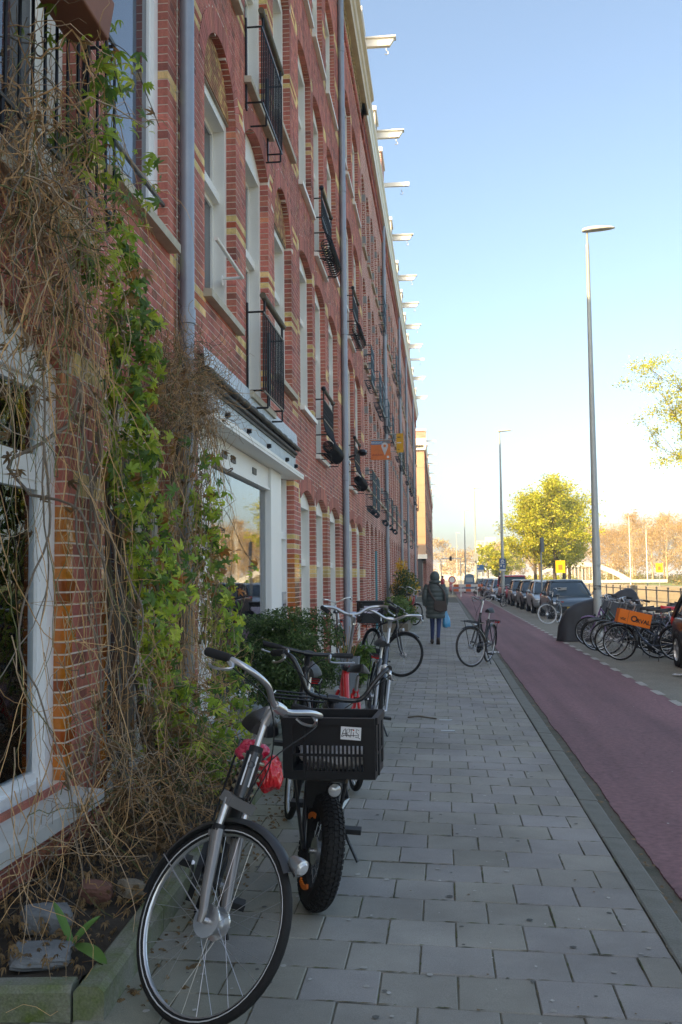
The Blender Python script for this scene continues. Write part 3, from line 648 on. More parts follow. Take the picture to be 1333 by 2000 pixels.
# ---- houses C and D: white frames, yellow bands
def mid_house(u0, u1, bays, label, seed, bulge, pipe=None, yel3=True, first_rise=.1):
    h = new_house((u0,u1), label); ops = []
    for i,(a,b) in enumerate(bays):
        ops.append(dict(u0=a-.08,u1=b+.08,z0=.05,z1=2.72,rise=.17))
        for j,(s,t) in enumerate(((4.08,6.35),(7.4,9.55),(10.6,12.5))):
            ops.append(dict(u0=a,u1=b,z0=(s-.5 if i == bulge and j < 2 else s),z1=t,rise=.13))
    put(wall_body(XF, u0, u1, -.1, ZC, ops, .17), 'wall', MORTAR, h)
    bd = []
    for z in (1.6,2.62,4.0,5.1,6.3,7.3,8.4,9.5,10.5,11.5,12.4): k = round(z/CH)*CH; bd.append((k,k+CH*3.02,YEL))
    lay_bricks(h, XF, u0, u1, 0, 13.6, ops, bd, .17, seed=seed); core(h, u0, u1, -2.5)
    for i, op in enumerate(ops): window(h, op, XF, .1, .66, sill=op['z0'] > 1, sillm=WHITE, panes=True)
    for j, z in enumerate((3.62,6.95)): a, b = bays[bulge]; basket_balcony(h, a, b, z, XF)
    if pipe: downpipe(h, pipe, -1.93, .0, 14.2, .065)
    return h
hC = mid_house(13.5, 19.5, [(13.75,15.12),(15.45,16.8),(17.35,18.8)], 'brick house with yellow bands, right beyond the white shop front', 13, 1, 19.56)
hD = mid_house(19.5, 25.2, [(19.85,20.7),(21.0,22.3),(22.75,24.3)], 'brick house with yellow bands between the second drainpipe and the orange sale sign', 14, 1)
q = MB(); q.tube([(-2.06,13.68,.0),(-2.06,13.68,2.7)], .035, 8); q.box(-2.1,-2.0,13.62,13.74,2.72,2.8); q.tube([(-2.06,13.68,1.3),(-2.06,13.68,1.6)], .042, 8); put(q, 'white_pipe', WHITE, hC, True)
q = MB(); q.ball((-1.62,19.9,4.15), .1, 8, 6, 0, None, (1.1,1.5,.75)); q.tube([(-2,20.05,4.05),(-1.75,19.98,4.12)], .02, 6); q.ball((-1.95,20.05,3.98), .06, 8, 6); put(q, 'security_lamp', BLACK, hD, True)
for hh,a,b in ((hB,7.22,13.5),(hC,13.5,19.5),(hD,19.5,25.9)): cornice(hh, a, b-.004, XF, ZC, .34)
cornice(hA, .4, 7.216, XF, ZC, .34)
hoist(hD, 24.4, XF, 15.2)
# ---- the rest of the row: deep brick reveals, blue-black railings
def far_house(u0, u1, nb, label, rails, X=XF, floors=((4.0,6.4),(7.3,9.5),(10.5,12.4)), pipe=None, corn=.26, hz=None, ck=1, zc=ZC, xo=-12.5):
    h = new_house((u0,u1), label); ops = []; pitch = (u1-u0)/nb
    for i in range(nb):
        c = u0+pitch*(i+.5); hw = pitch*.32
        ops.append(dict(u0=c-hw,u1=c+hw,z0=.1,z1=2.8,rise=.3))
        for s,t in floors: ops.append(dict(u0=c-hw,u1=c+hw,z0=s,z1=t,rise=.22))
    put(wall_body(X, u0, u1, -.1, zc, ops, .3), 'wall', BRT, h); mb = MB(); mb.box(xo, X-.34, u0+.002, u1-.002, -.2, zc+.3); put(mb, 'roof', ROOF, h)
    g = MB(); rr = random.Random(int(u0*10))
    for i, op in enumerate(ops):
        window(h, op, X, .2, .66, sill=op['z0'] > 1, panes=False, fm=CREAM if rr.random() < .3 else WHITE); g.box(X-.29,X-.285,op['u0'],op['u1'],op['z0'],op['z1']+.22)
        if op['z0'] > 1:
            for zz in (op['z0']+.4, op['z1']-.3): g.box(X-.2,X+.012,op['u1']-.006,op['u1']+.14,zz,zz+.2,1)
    put(g, 'glazing', [GLASS_D, mat('grey_block',(.36,.35,.34),.85)], h)
    for i,z in rails: op = ops[i*(len(floors)+1)]; panel_balcony(h, op['u0'], op['u1'], z, X)
    if pipe: downpipe(h, pipe, X+.07, .0, zc, .065)
    cornice(h, u0, u1-.004, X, zc, corn, ck)
    if hz: hoist(h, hz[0], X, zc+.95, hz[1])
    return h
far_house(25.2,30.2,3,'brick house with deep reveals behind the orange sale sign',[(0,3.45),(1,3.45),(0,6.8),(2,6.8)],hz=(29.7,0))
far_house(30.2,36.2,4,'brick house with the third drainpipe and a flat white hoisting beam',[(1,3.45),(2,6.8),(1,10.0),(3,3.45),(0,6.8)],pipe=34.4,hz=(33.7,1))
far_house(36.2,41.6,3,'brick house just beyond the yellow hanging sign',[(0,6.8),(2,10.0),(1,3.45)],hz=(39.05,0))
far_house(41.6,47.0,3,'brick house with a beam, fifth gable along the row',[(0,6.8),(2,6.8),(1,10.)],pipe=46.8,hz=(44.5,0))
far_house(47.0,51.3,3,'brick house with a beam, sixth gable along the row',[(1,3.45),(0,6.8)],hz=(49.05,0))
far_house(51.3,55.8,3,'brick house with a beam, seventh gable along the row',[(1,6.8)],pipe=55.6,hz=(53.4,0))
far_house(55.8,60.2,3,'brick house with a beam, eighth gable along the row',[(1,6.8),(2,3.45)],hz=(58.05,0))
far_house(60.2,65.5,3,'brick house with a thin flat beam near the end of the row',[(0,6.8)],hz=(61.7,1))
far_house(65.5,71.5,3,'brick house with the last beam but one of the row',[(1,6.8),(2,10.)],pipe=69,hz=(67.6,0)); far_house(71.5,78.5,3,'last brick house of the row before the side street',[(1,6.8)],hz=(75,0))
# ---- next block, beyond the side street, its end wall in the sun
hs = far_house(88.5,96,3,'corner house beyond the side street with a sunlit pale end wall',[],X=-1.5,hz=(92,1),zc=13.2,corn=.2)
q = MB(); q.box(-12.5,-1.51,88.40,88.495,3.6,13.1,0)
for z in (5.2,6.9,8.3,9.9,11.5): q.box(-12.5,-1.512,88.385,88.40,z,z+.02,1)
q.box(-12.5,-1.4,88.3,88.41,3.2,3.6,2); q.box(-12.6,-1.4,88.25,88.5,13.1,13.3,2); put(q, 'end_wall', [mat('pale_end_wall',(.55,.36,.25),.85,col2=(.47,.30,.21),scale=1.5), mat('seam',(.3,.24,.18),.9), WHITE], hs)
for i,(a,b,lab) in enumerate(((96,102,'second house of the far block, hoisting beam over the street'),(102,109,'third house of the far block, with a thin beam'),(109,118,'fourth house of the far block with a blue-black railing'),(118,132,'fifth house of the far block, wide and plain'),(132,150,'sixth house of the far block, hazy and wide'))):
    far_house(a,b,3,lab,[(0,6.8)] if i == 2 else [],X=-1.5,hz=((a+b)/2,1),zc=12.8-.2*i,corn=.2)
# ================================================================ creeper, bed, shrubs
LEAF_O = attr_mat('leaf_single', 'obj', rough=.38, var=.25, bump=0, spec=.5, nscale=60, leaf=True)
LEAF_A = attr_mat('leaf_joined', 'attr', rough=.45, var=.25, bump=0, spec=.45, nscale=60, leaf=True)
TWIG_A = attr_mat('twig_joined', 'attr', rough=.8, var=.25, bump=0, nscale=80)
BARK = mat('bark', (.15,.115,.08), .9, col2=(.07,.055,.04), scale=14, bump=.6)
rv = random.Random(21)
def rnd_rot(r, up=.5):
    n = V((r.gauss(.5,.5), r.gauss(-.55,.5), r.gauss(up,.45))).normalized(); t = n.orthogonal().normalized(); t.rotate(Matrix.Rotation(r.uniform(0,6.28),3,n)); b = n.cross(t)
    return Matrix((t,b,n)).transposed()
def palmate(lobes=5, size=1., curl=.25):
    """five pointed leaflets fanned round a stalk, folded along their midribs"""
    mb = MB()
    for i in range(lobes):
        a = R(-100+200*i/(lobes-1)); L = size*(1.0 if i in (lobes//2,) else .88 if abs(i-lobes//2) == 1 else .62); w_ = L*.21
        d = V((math.sin(a), math.cos(a), 0)); s = V((d.y,-d.x,0))
        def P(t, k, z): q = d*(L*t)+s*(w_*k)+V((0,0,z-curl*L*t*t)); return tuple(q)
        mb.add([(0,0,0),P(.35,.85,.05*L),P(.7,.75,.04*L),P(1,0,-.05*L),P(.7,-.75,.04*L),P(.35,-.85,.05*L),P(.5,0,0)],[(0,1,6),(1,2,6),(2,3,6),(3,4,6),(4,5,6),(5,0,6)])
    return mb
leaf_me = []
for k in range(3):
    m_ = palmate(5, 1., (.25,.55,.9)[k]); me = bpy.data.meshes.new('leaf'); me.from_pydata(m_.v, [], m_.f); me.materials.append(LEAF_O); me.shade_smooth(); leaf_me.append((me, m_))
def leaf_col(r, dry=.03):
    q = r.random()
    if q < dry: return (.36+r.uniform(-.08,.08), .16, .04)
    if q < .34: k = r.uniform(.9,1.3); return (.48*k,.55*k,.07*k)
    if q < .75: k = r.uniform(.7,1.2); return (.30*k,.44*k,.055*k)
    k = r.uniform(.7,1.1); return (.12*k,.24*k,.05*k)
def strand(mb, p, d, n, step, r0, wob, grav, rr, col, xlim=(-1.96,-1.2), zmin=.05, sides=3):
    pts = [V(p)]; d = V(d).normalized()
    for i in range(n):
        d = (d+V((rr.gauss(0,wob)*.6, rr.gauss(0,wob), rr.gauss(0,wob)))+V((0,0,-grav))).normalized(); q = pts[-1]+d*step
        if q.x < xlim[0]: q.x = xlim[0]; d.x = abs(d.x)
        if q.x > xlim[1]: q.x = xlim[1]; d.x = -abs(d.x)
        if q.z < zmin: q.z = zmin+.01; d.z = abs(d.z)*.3
        pts.append(q)
    mb.tube(pts, [r0*(1-.6*i/n) for i in range(n+1)], sides, 0, col, False); return pts
def twig_col(r):
    q = r.random(); k = r.uniform(.7,1.25)
    if q < .45: return (.56*k,.32*k,.15*k)
    if q < .75: return (.40*k,.28*k,.18*k)
    if q < .88: return (.22*k,.18*k,.14*k)
    return (.15*k,.16*k,.06*k)
vine = thing('climbing_vine', 'half-dry creeper with green leaves hanging over the nearest house', 'creeper', (-1.9,5.6,.04))
tw = MB()
for i in range(330):                                    # brown mass at the upper left
    u = rv.gauss(4.12,.24); z = rv.gauss(3.35,.28); strand(tw, (rv.uniform(-1.95,-1.68),u,z), (rv.gauss(0,.4),rv.gauss(0,.6),rv.gauss(.1,.6)), rv.randint(8,14), .055, rv.choice((.0018,.0024,.003,.0055)), .5, .05, rv, twig_col(rv))
for i in range(95):                                    # long strands hanging from it in front of the window
    u = rv.uniform(3.8,4.75); strand(tw, (rv.uniform(-1.93,-1.66),u,rv.uniform(2.6,3.7)), (rv.gauss(0,.2),rv.gauss(0,.3),-1), rv.randint(10,26), .07, rv.uniform(.0018,.0042), .3, .14, rv, twig_col(rv))
vA = [(4.09,4.19),(4.65,4.5),(4.76,4.24),(5.15,4.33),(4.46,3.77),(4.66,3.67),(5.33,3.75),(4.81,3.35),(4.82,3.11),(5.17,2.98),(5.3,2.84),(5.06,2.56),(5.22,2.36),(5.14,2.09),(5.49,1.98),(5.41,1.68),(6.0,1.59),(5.59,1.38),(5.69,1.07),(6.01,.72),(6.47,.39),(6.87,.15)]
vB = [(6.61,2.3),(6.75,1.87),(7.05,1.51),(7.37,1.15),(7.53,.71),(7.71,.4)]
for i in range(150):                                    # strings through the green strand
    k = rv.random()*(len(vA)-4); a = vA[int(k)]; strand(tw, (rv.uniform(-1.96,-1.72),a[0]+rv.gauss(0,.16),a[1]+rv.gauss(0,.15)), (0,rv.gauss(0.05,.2),-1), rv.randint(12,26), .065, rv.uniform(.0018,.0035), .22, .16, rv, twig_col(rv))
for i in range(720):                                    # grey-brown tangle above the second window
    u = rv.uniform(5.9,7.45); z = rv.gauss(2.95 if u > 6.3 else 2.75,.16); strand(tw, (rv.uniform(-1.95,-1.7),u,z), (rv.gauss(0,.4),rv.gauss(0,.7),rv.gauss(0,.6)), rv.randint(8,13), .05, .0026, .6, .03, rv, tuple(c*.85 for c in twig_col(rv)))
for i in range(230):                                    # strings hanging down the drainpipe
    u = rv.gauss(6.95,.35); strand(tw, (rv.uniform(-1.93,-1.68),u,rv.uniform(1.4,3.0)), (0,rv.gauss(0,.2),-1), rv.randint(14,30), .07, rv.uniform(.0018,.0032), .25, .16, rv, twig_col(rv), xlim=(-1.96,-1.62))
for i in range(480):                                    # tangle at the foot
    u = rv.gauss(5.9,.65); z = abs(rv.gauss(.25,.35))+.08; strand(tw, (rv.uniform(-1.95,-1.5),u,z), (rv.gauss(0,.6),rv.gauss(0,.8),rv.gauss(.1,.6)), rv.randint(8,16), .06, rv.uniform(.0018,.004), .45, .04, rv, tuple(c*.9 for c in twig_col(rv)), xlim=(-1.96,-1.33))
for i in range(60):                                     # loose arcs over the sill and the bed
    strand(tw, (rv.uniform(-1.9,-1.6),rv.uniform(3.75,4.9),rv.uniform(.4,1.9)), (.2,rv.gauss(0,.3),-1), rv.randint(16,30), .075, rv.uniform(.0018,.0034), .28, .05, rv, twig_col(rv), xlim=(-1.9,-1.28))
for i in range(13):                                     # thicker woody shoots
    u = rv.choice((rv.gauss(4.15,.25),rv.gauss(5.2,.25),rv.gauss(6.8,.35),rv.gauss(5.9,.4))); strand(tw, (rv.uniform(-1.95,-1.75),u,rv.uniform(1.2,3.6)), (0,rv.gauss(0,.3),-1), rv.randint(14,26), .09, rv.uniform(.006,.011), .22, .1, rv, (.20,.15,.11), sides=6)
for u,z,du,dz in ((8.76,1.63,-1.1,.05),(7.51,2.31,-.8,-.1),(8.3,1.75,-1.0,.55),(5.59,4.31,-.7,.2),(5.06,4.1,-.5,.4),(6.9,1.0,-.4,.5)):      # free tips
    pts = spline([(-1.82,u+du,z+dz),(-1.72,u+du*.6,z+dz*.3+.18),(-1.68,u+du*.25,z+.1),(-1.66,u,z)],6); tw.tube(pts,[.003]*(len(pts)-1)+[.001],4,0,(.10,.075,.06),False)
q = tw.build('twigs', TWIG_A, vine); q.location = -vine.location; q['kind'] = 'stuff'
for i,(u,z,h) in enumerate(((5.95,.05,2.6),(6.1,.05,2.2),(6.35,.05,2.9),(6.75,.05,2.8),(5.75,.05,3.4),(5.6,.05,3.0))):
    q = MB(); pts = [V((-1.87+.05*math.sin(k*1.1+i), u-(.25 if i in (4,5) else .05)*k/8*h/2.5+.05*math.sin(k*.9+i*2), z+h*k/10)) for k in range(11)]
    q.tube(pts, [.028*(1-.07*k)+.004*math.sin(k*2+i) for k in range(11)], 7); put(q, 'stem', BARK, vine, True)
fo = MB(); spots = []
def along(path, n, su, sz, x0, x1):
    for i in range(n):
        k = rv.random()*(len(path)-1); a, b = path[int(k)], path[int(k)+1]; t = k-int(k); wide = .6+.8*mnoise.noise(V((k*2.3,su*10,0)))
        spots.append((rv.uniform(x0,x1), lerp(a[0],b[0],t)+rv.gauss(0,su)*wide, lerp(a[1],b[1],t)+rv.gauss(0,sz)))
along(vA[:8], 190, .11, .09, -1.86, -1.6); along(vA[7:], 1150, .115, .10, -1.82, -1.55); along(vB, 440, .12, .12, -1.82, -1.52)
along([(6.3,.7),(6.8,.35),(7.2,.25)], 190, .2, .13, -1.8, -1.45)
for i in range(13):                                     # thicker woody shoots
    u = rv.choice((rv.gauss(4.15,.25),rv.gauss(5.2,.25),rv.gauss(6.8,.35),rv.gauss(5.9,.4))); strand(tw, (rv.uniform(-1.95,-1.75),u,rv.uniform(1.2,3.6)), (0,rv.gauss(0,.3),-1), rv.randint(14,26), .09, rv.uniform(.006,.011), .22, .1, rv, (.20,.15,.11), sides=6)
for u,z,du,dz in ((8.76,1.63,-.25,.0),(8.6,1.66,0,0),(7.9,1.75,0,0),(5.5,4.3,0,0),(5.56,4.15,0,0),(5.3,4.2,0,0),(5.45,3.95,0,0),(5.6,4.05,0,0),(6.1,2.45,0,0),(6.9,2.45,0,0)):
    for k in range(3): spots.append((-1.7+rv.gauss(0,.03),u+du*k/2+rv.gauss(0,.05),z+rv.gauss(0,.05)))
for i,(x,u,z) in enumerate(spots):
    if z < .06: continue
    s = rv.choice((.03,.042,.055,.065,.075))*rv.uniform(.85,1.15); M3 = rnd_rot(rv, .25); c = leaf_col(rv, .09); me, m_ = leaf_me[i % 3]
    if i % 7 == 0 and i < 2030:
        o = bpy.data.objects.new('leaf', me); COL.objects.link(o); o.parent = vine; o.location = V((x,u,z))-vine.location; o.rotation_euler = M3.to_euler(); o.scale = (s,s,s); o.color = (*c,1)
    else: fo.add([tuple(M3 @ (V(p)*s)+V((x,u,z))) for p in m_.v], m_.f, 0, c)
q = fo.build('foliage', LEAF_A, vine, 'all'); q.location = -vine.location; q['kind'] = 'stuff'
dl = MB()
for i in range(420):                                    # withered leaves caught in the twigs
    reg = rv.random()
    if reg < .35: p = (rv.uniform(-1.95,-1.7), rv.gauss(4.2,.3), rv.gauss(2.9,.5))
    elif reg < .55: p = (rv.uniform(-1.9,-1.6), rv.gauss(6.9,.3), rv.uniform(.6,3))
    else: p = (rv.uniform(-1.95,-1.5), rv.gauss(5.5,.5), abs(rv.gauss(.35,.3))+.08)
    m_ = leaf_me[2][1]; M3 = rnd_rot(rv,0); s = rv.uniform(.03,.055); k = rv.uniform(.6,1.2); c = (.26*k,.15*k,.07*k)
    dl.add([tuple(M3 @ (V((q[0],q[1]*.8,q[2]*2))*s)+V(p)) for q in m_.v], m_.f, 0, c)
q = dl.build('withered_leaves', LEAF_A, vine); q.location = -vine.location; q['kind'] = 'stuff'
# ---- raised bed in front of the house
SOIL = mat('bed_soil', (.075,.055,.04), .95, col2=(.035,.028,.02), scale=6, bump=.8, bscale=30)
q = MB(); nx, ny = 18, 60; vs = []
for j in range(ny+1):
    for i in range(nx+1):
        x = lerp(-2.02,-1.36,i/nx); y_ = lerp(3.46,7.6,j/ny); vs.append((x,y_,.10+.05*mnoise.noise(V((x*3,y_*3,1)))+.03*mnoise.noise(V((x*11,y_*11,1)))+.06*(1-i/nx)))
q.add(vs, [(j*(nx+1)+i,j*(nx+1)+i+1,(j+1)*(nx+1)+i+1,(j+1)*(nx+1)+i) for j in range(ny) for i in range(nx)])
bed = tag(q.build('flower_bed', SOIL, None, 'all'), kind='structure')
MOSS = mat('mossy_edging', (.21,.21,.17), .9, col2=(.10,.14,.035), scale=4.5, bump=.5, bscale=60, fine=.2, contrast=.14)
def edging(a, b, wd=.11, h=.12):
    a, b = V(a), V(b); d = (b-a); L = d.length; an = math.atan2(d.y,d.x); q = MB(); q.prism([(-wd/2,-.12),(-wd/2,h-.02),(-wd/2+.02,h),(wd/2-.02,h),(wd/2,h-.02),(wd/2,-.12)], 0.004, L-.004, 'x')
    o = q.build('edging_block', MOSS, bed, fix=True); o.location = (a.x,a.y,.03); o.rotation_euler = (0,0,an)
pts = [(-1.27,3.42),(-1.31,4.3),(-1.34,5.2),(-1.36,6.1),(-1.37,7.0),(-1.37,7.7)]
for a,b in zip(pts, pts[1:]): edging((*a,0),(*b,0))
edging((-2.0,3.40,0),(-1.335,3.47,0))
lt = MB()
for i in range(1700):
    x = rv.uniform(-1.98,-1.36); y_ = rv.uniform(3.5,7.4)
    if rv.random() < .12: x = rv.uniform(-1.3,-1.0); zz = walk_z(x)+.008
    else: zz = rv.choice((.135,.14,.16,.19))+.05*mnoise.noise(V((x*3,y_*3,1)))+.06*(-1.36-x)/.66
    m_ = leaf_me[2][1]; M3 = rnd_rot(rv,1.4); s = rv.uniform(.012,.032); k = rv.uniform(.5,1.3); c = (.30*k,.19*k,.095*k)
    lt.add([tuple(M3 @ (V((q[0],q[1]*.8,q[2]*1.2))*s)+V((x,y_,zz))) for q in m_.v], m_.f, 0, c)
tag(lt.build('leaf_litter', LEAF_A), 'dead brown leaves lying over the bed at the foot of the creeper', 'leaf litter', kind='stuff')
def rock(name, label, c, s, col, rot, cat, jit=.12):
    bm = bmesh.new(); bmesh.ops.create_cube(bm, size=1); bmesh.ops.subdivide_edges(bm, edges=bm.edges[:], cuts=7, use_grid_fill=True); rr = random.Random(len(label)); sd_ = V((len(label),rr.random()*9,0))
    for v in bm.verts:
        k = 1-.16*max(0,v.co.length-.58)/.28+.16*mnoise.noise(v.co*1.6+sd_)+.09*mnoise.noise(v.co*4+sd_)+.04*mnoise.noise(v.co*11+sd_); v.co = V((v.co.x*s[0],v.co.y*s[1],v.co.z*s[2]))*k
    me = bpy.data.meshes.new(name); bm.to_mesh(me); bm.free(); me.materials.append(mat('rock_'+cat+str(round(col[0],2)),col,.9,col2=tuple(k*.6 for k in col),scale=9,bump=.5)); o = bpy.data.objects.new(name, me); COL.objects.link(o); o.location = c; o.rotation_euler = rot
    return tag(o, label, cat)
rock('concrete_chunk','broken grey concrete chunk lying in the bed',(-1.66,3.98,.185),(.20,.13,.10),(.22,.235,.24),(.1,.12,.5),'rubble')
rock('broken_brick','reddish broken brick leaning in the bed behind the concrete chunk',(-1.58,4.35,.18),(.14,.08,.08),(.26,.12,.09),(.3,.1,.2),'rubble')
rock('flat_stone','brown flat stone at the front corner of the bed',(-1.55,3.68,.155),(.22,.18,.05),(.22,.17,.125),(.05,.08,.3),'rubble')
rock('pale_stone','pale sandy stone beside the broken brick',(-1.45,4.45,.165),(.11,.09,.07),(.3,.25,.19),(.1,.3,.9),'rubble')
STRAP = mat('strap_green', (.10,.21,.04), .4, col2=(.06,.15,.03), scale=6)
sp = thing('bulb_plant', 'young bulb plant with broad green strap leaves in the bed', 'plant', (-1.47,3.78,.13))
for a,L,w_,b in ((-40,.26,.035,1.0),(160,.22,.022,.45),(60,.2,.02,.7)):
    q = MB(); d = V((math.cos(R(a)),math.sin(R(a)),0)); s = V((-d.y,d.x,0)); vs = []; n = 8
    for i in range(n+1):
        t = i/n; c = d*(L*t*b)+V((0,0,L*(t*(1.3-b)-b*.35*t*t)+.02)); ww = w_*math.sin(math.pi*min(1,.12+t*.88))**.6; vs += [tuple(c-s*ww+V((0,0,.01))),tuple(c),tuple(c+s*ww+V((0,0,.01)))]
    q.add(vs,[(i*3+k,i*3+k+1,i*3+k+4,i*3+k+3) for i in range(n) for k in range(2)]); o = q.build('strap_leaf', STRAP, sp, 'all')
# ---- generic leaf clouds
def leaf_cloud(mb, cs, n, size, cols, r, asp=.5, up=.3, fill=.35):
    """n small leaves spread through ellipsoid clumps (x,y,z,rx,ry,rz), denser towards their skin"""
    wt = [c[3]*c[4]*c[5] for c in cs]; tot = sum(wt); 
    for c, w_ in zip(cs, wt):
        for i in range(max(3, int(n*w_/tot))):
            d = V((r.gauss(0,1),r.gauss(0,1),r.gauss(0,1))).normalized(); k = r.random()**fill; p = V((c[0]+d.x*c[3]*k, c[1]+d.y*c[4]*k, c[2]+d.z*c[5]*k))
            nn = (d*.6+V((r.gauss(0,.6),r.gauss(0,.6),r.gauss(up,.6)))).normalized(); t = nn.orthogonal().normalized(); t.rotate(Matrix.Rotation(r.uniform(0,6.28),3,nn)); b = nn.cross(t)
            s = size*r.uniform(.6,1.3); co = r.choice(cols); kk = r.uniform(.75,1.25)
            mb.add([tuple(p-t*s),tuple(p+b*s*asp+nn*s*.12),tuple(p+t*s),tuple(p-b*s*asp+nn*s*.12)],[(0,1,2,3)],0,(co[0]*kk,co[1]*kk,co[2]*kk))
def bush(name, label, loc, cs, n, size, cols, seed, cat='shrub', stems=7, asp=.45, group=None):
    r = random.Random(seed); t = thing(name, label, cat, loc, group=group); q = MB()
    for i in range(stems):
        c = r.choice(cs); q.tube(spline([(r.uniform(-.04,.04),r.uniform(-.04,.04),0),(c[0]*.4,c[1]*.4,c[2]*.5),(c[0],c[1],c[2]+c[5]*.5)],4),[.012-.0009*k for k in range(9)],5)
    q.build('stem', BARK, t, True); q = MB(); leaf_cloud(q, cs, n, size, cols, r, asp); o = q.build('foliage', LEAF_A, t); o['kind'] = 'stuff'; return t
rr = random.Random(5)
cs = [(0,0,.55,.34,.3,.4)]+[(rr.uniform(-.33,.33),rr.uniform(-.3,.3),rr.uniform(.35,1.14),rr.uniform(.10,.2),rr.uniform(.10,.2),rr.uniform(.10,.17)) for _ in range(34)]+[(-.42,-.05,.92,.16,.14,.1),(.42,0,.98,.13,.14,.12),(0,0,1.15,.22,.2,.12)]
bush('evergreen_shrub','dark green dense evergreen shrub in front of the shop window',(-1.5,9.45,.04),cs,27000,.019,[(.07,.13,.035),(.09,.165,.045),(.05,.10,.03),(.15,.21,.075)],31,stems=10)
# grey pot with bare stems and a plant behind it
t = thing('plant_pot','square grey planter pot with bare orange stems beside the wall','planter',(-1.28,12.9,.03)); q = MB()
b0, b1, H = .11, .16, .5; n = [(-b0,-b0),(b0,-b0),(b0,b0),(-b0,b0)]; o_ = [(-b1,-b1),(b1,-b1),(b1,b1),(-b1,b1)]; i_ = [(x*.88,y*.88) for x,y in o_]
q.add([(*p,0) for p in n]+[(*p,H) for p in o_]+[(*p,H) for p in i_]+[(*p,H-.06) for p in i_],[(3,2,1,0)]+[(k,(k+1)%4,4+(k+1)%4,4+k) for k in range(4)]+[(4+k,4+(k+1)%4,8+(k+1)%4,8+k) for k in range(4)]+[(8+k,8+(k+1)%4,12+(k+1)%4,12+k) for k in range(4)]+[(12,13,14,15)])
q.build('pot', mat('pot_grey',(.18,.20,.22),.6,col2=(.14,.16,.18),scale=4), t); q = MB()
for i in range(16): a = rr.uniform(0,6.28); L = rr.uniform(.2,.42); q.tube(spline([(.05*math.cos(a),.05*math.sin(a),H-.08),(.12*math.cos(a),.12*math.sin(a),H+L*.5),(.2*math.cos(a),.2*math.sin(a),H+L)],3),.004,4)
q.build('bare_stems', mat('orange_stem',(.42,.22,.08),.8,col2=(.3,.15,.06)), t, True)
bush('leafy_plant','bright green leafy plant growing behind the grey pot',(-1.22,13.75,.03),[(0,0,.3,.2,.2,.25),(.1,0,.5,.15,.15,.15),(-.1,.1,.4,.16,.16,.2)],900,.05,[(.10,.19,.04),(.16,.25,.05),(.07,.14,.03)],33,'plant')
bx = thing('bed_box','low timber edged planting bed with green plants further along the wall','planter',(-1.35,28.5,.03)); q = MB()
q.box(-.45,.35,-1.2,-1.12,0,.25); q.box(.27,.35,-1.12,6,0,.25); q.build('timber_edge', mat('timber',(.22,.18,.13),.85,col2=(.14,.11,.08),scale=6), bx); q = MB(); q.box(-.45,.27,-1.12,6,0,.18); q.build('soil', SOIL, bx)
bush('green_perennials','bushy light green plants filling the timber edged bed',(-1.4,29.2,.2),[(rr.uniform(-.3,.4),rr.uniform(-1.2,3),rr.uniform(.1,.5),.3,.4,.3) for _ in range(12)],2600,.06,[(.12,.21,.04),(.08,.15,.03),(.18,.26,.06)],35,'plant')
t = bush('yellow_flowering_bush','tall bush with yellow blossom by the wall beyond the box bicycle',(-1.35,33.5,.05),[(rr.uniform(-.25,.3),rr.uniform(-.8,.8),rr.uniform(.3,1.9),.3,.4,.3) for _ in range(12)],1400,.055,[(.07,.12,.03),(.1,.16,.04)],37); q = MB(); leaf_cloud(q,[(rr.uniform(-.3,.5),rr.uniform(-.9,.7),rr.uniform(.4,2.1),.22,.3,.25) for _ in range(11)],1200,.05,[(.75,.42,.02),(.8,.5,.04)],rr); o = q.build('blossom', LEAF_A, t); o['kind'] = 'stuff'
# terracotta box hung on the balcony
t = thing('planter_box','terracotta coloured planter box hung on the balcony railing','planter',(-1.66,3.95,4.18)); q = MB(); q.obox((0,0,.11),(.2,.9,.22),None,0,None,1.12); q.build('box', mat('terracotta',(.30,.10,.05),.7,col2=(.2,.065,.035),scale=5), t, bevel=.01); q = MB(); q.box(-.12,.12,-.47,.47,.221,.25); q.build('rim', MATS['terracotta'], t)
# ================================================================ bicycles
RUB = mat('tyre_rubber', (.012,.012,.013), .75, col2=(.02,.0195,.019), spec=.3, scale=20, bump=.3, bscale=200)
ALU = mat('brushed_alloy', (.62,.63,.64), .28, .9, col2=(.5,.51,.53), scale=9)
CHR = mat('spoke_steel', (.55,.56,.58), .3, .8)
BLK = mat('black_paint', (.012,.013,.016), .32, coat=.4)
BPL = mat('black_plastic', (.014,.015,.017), .55, col2=(.02,.021,.023), scale=10, spec=.3)
SADL = mat('saddle_vinyl', (.016,.016,.018), .5, bump=.1)
GRIPM = mat('grip_rubber', (.02,.02,.022), .8)
REDL = mat('red_reflector', (.65,.015,.012), .2, coat=.6)
LENS = mat('lamp_lens', (.7,.72,.74), .12, .3)
WHT = mat('white_band', (.62,.64,.66), .5)
def paint(name, c, metal=0.): return mat('paint_'+name, c, .3, metal, tuple(k*.9 for k in c), coat=.5)
def rot_about(p, ax, an): return Matrix.Translation(p) @ Matrix.Rotation(an, 4, ax) @ Matrix.Translation(-V(p))
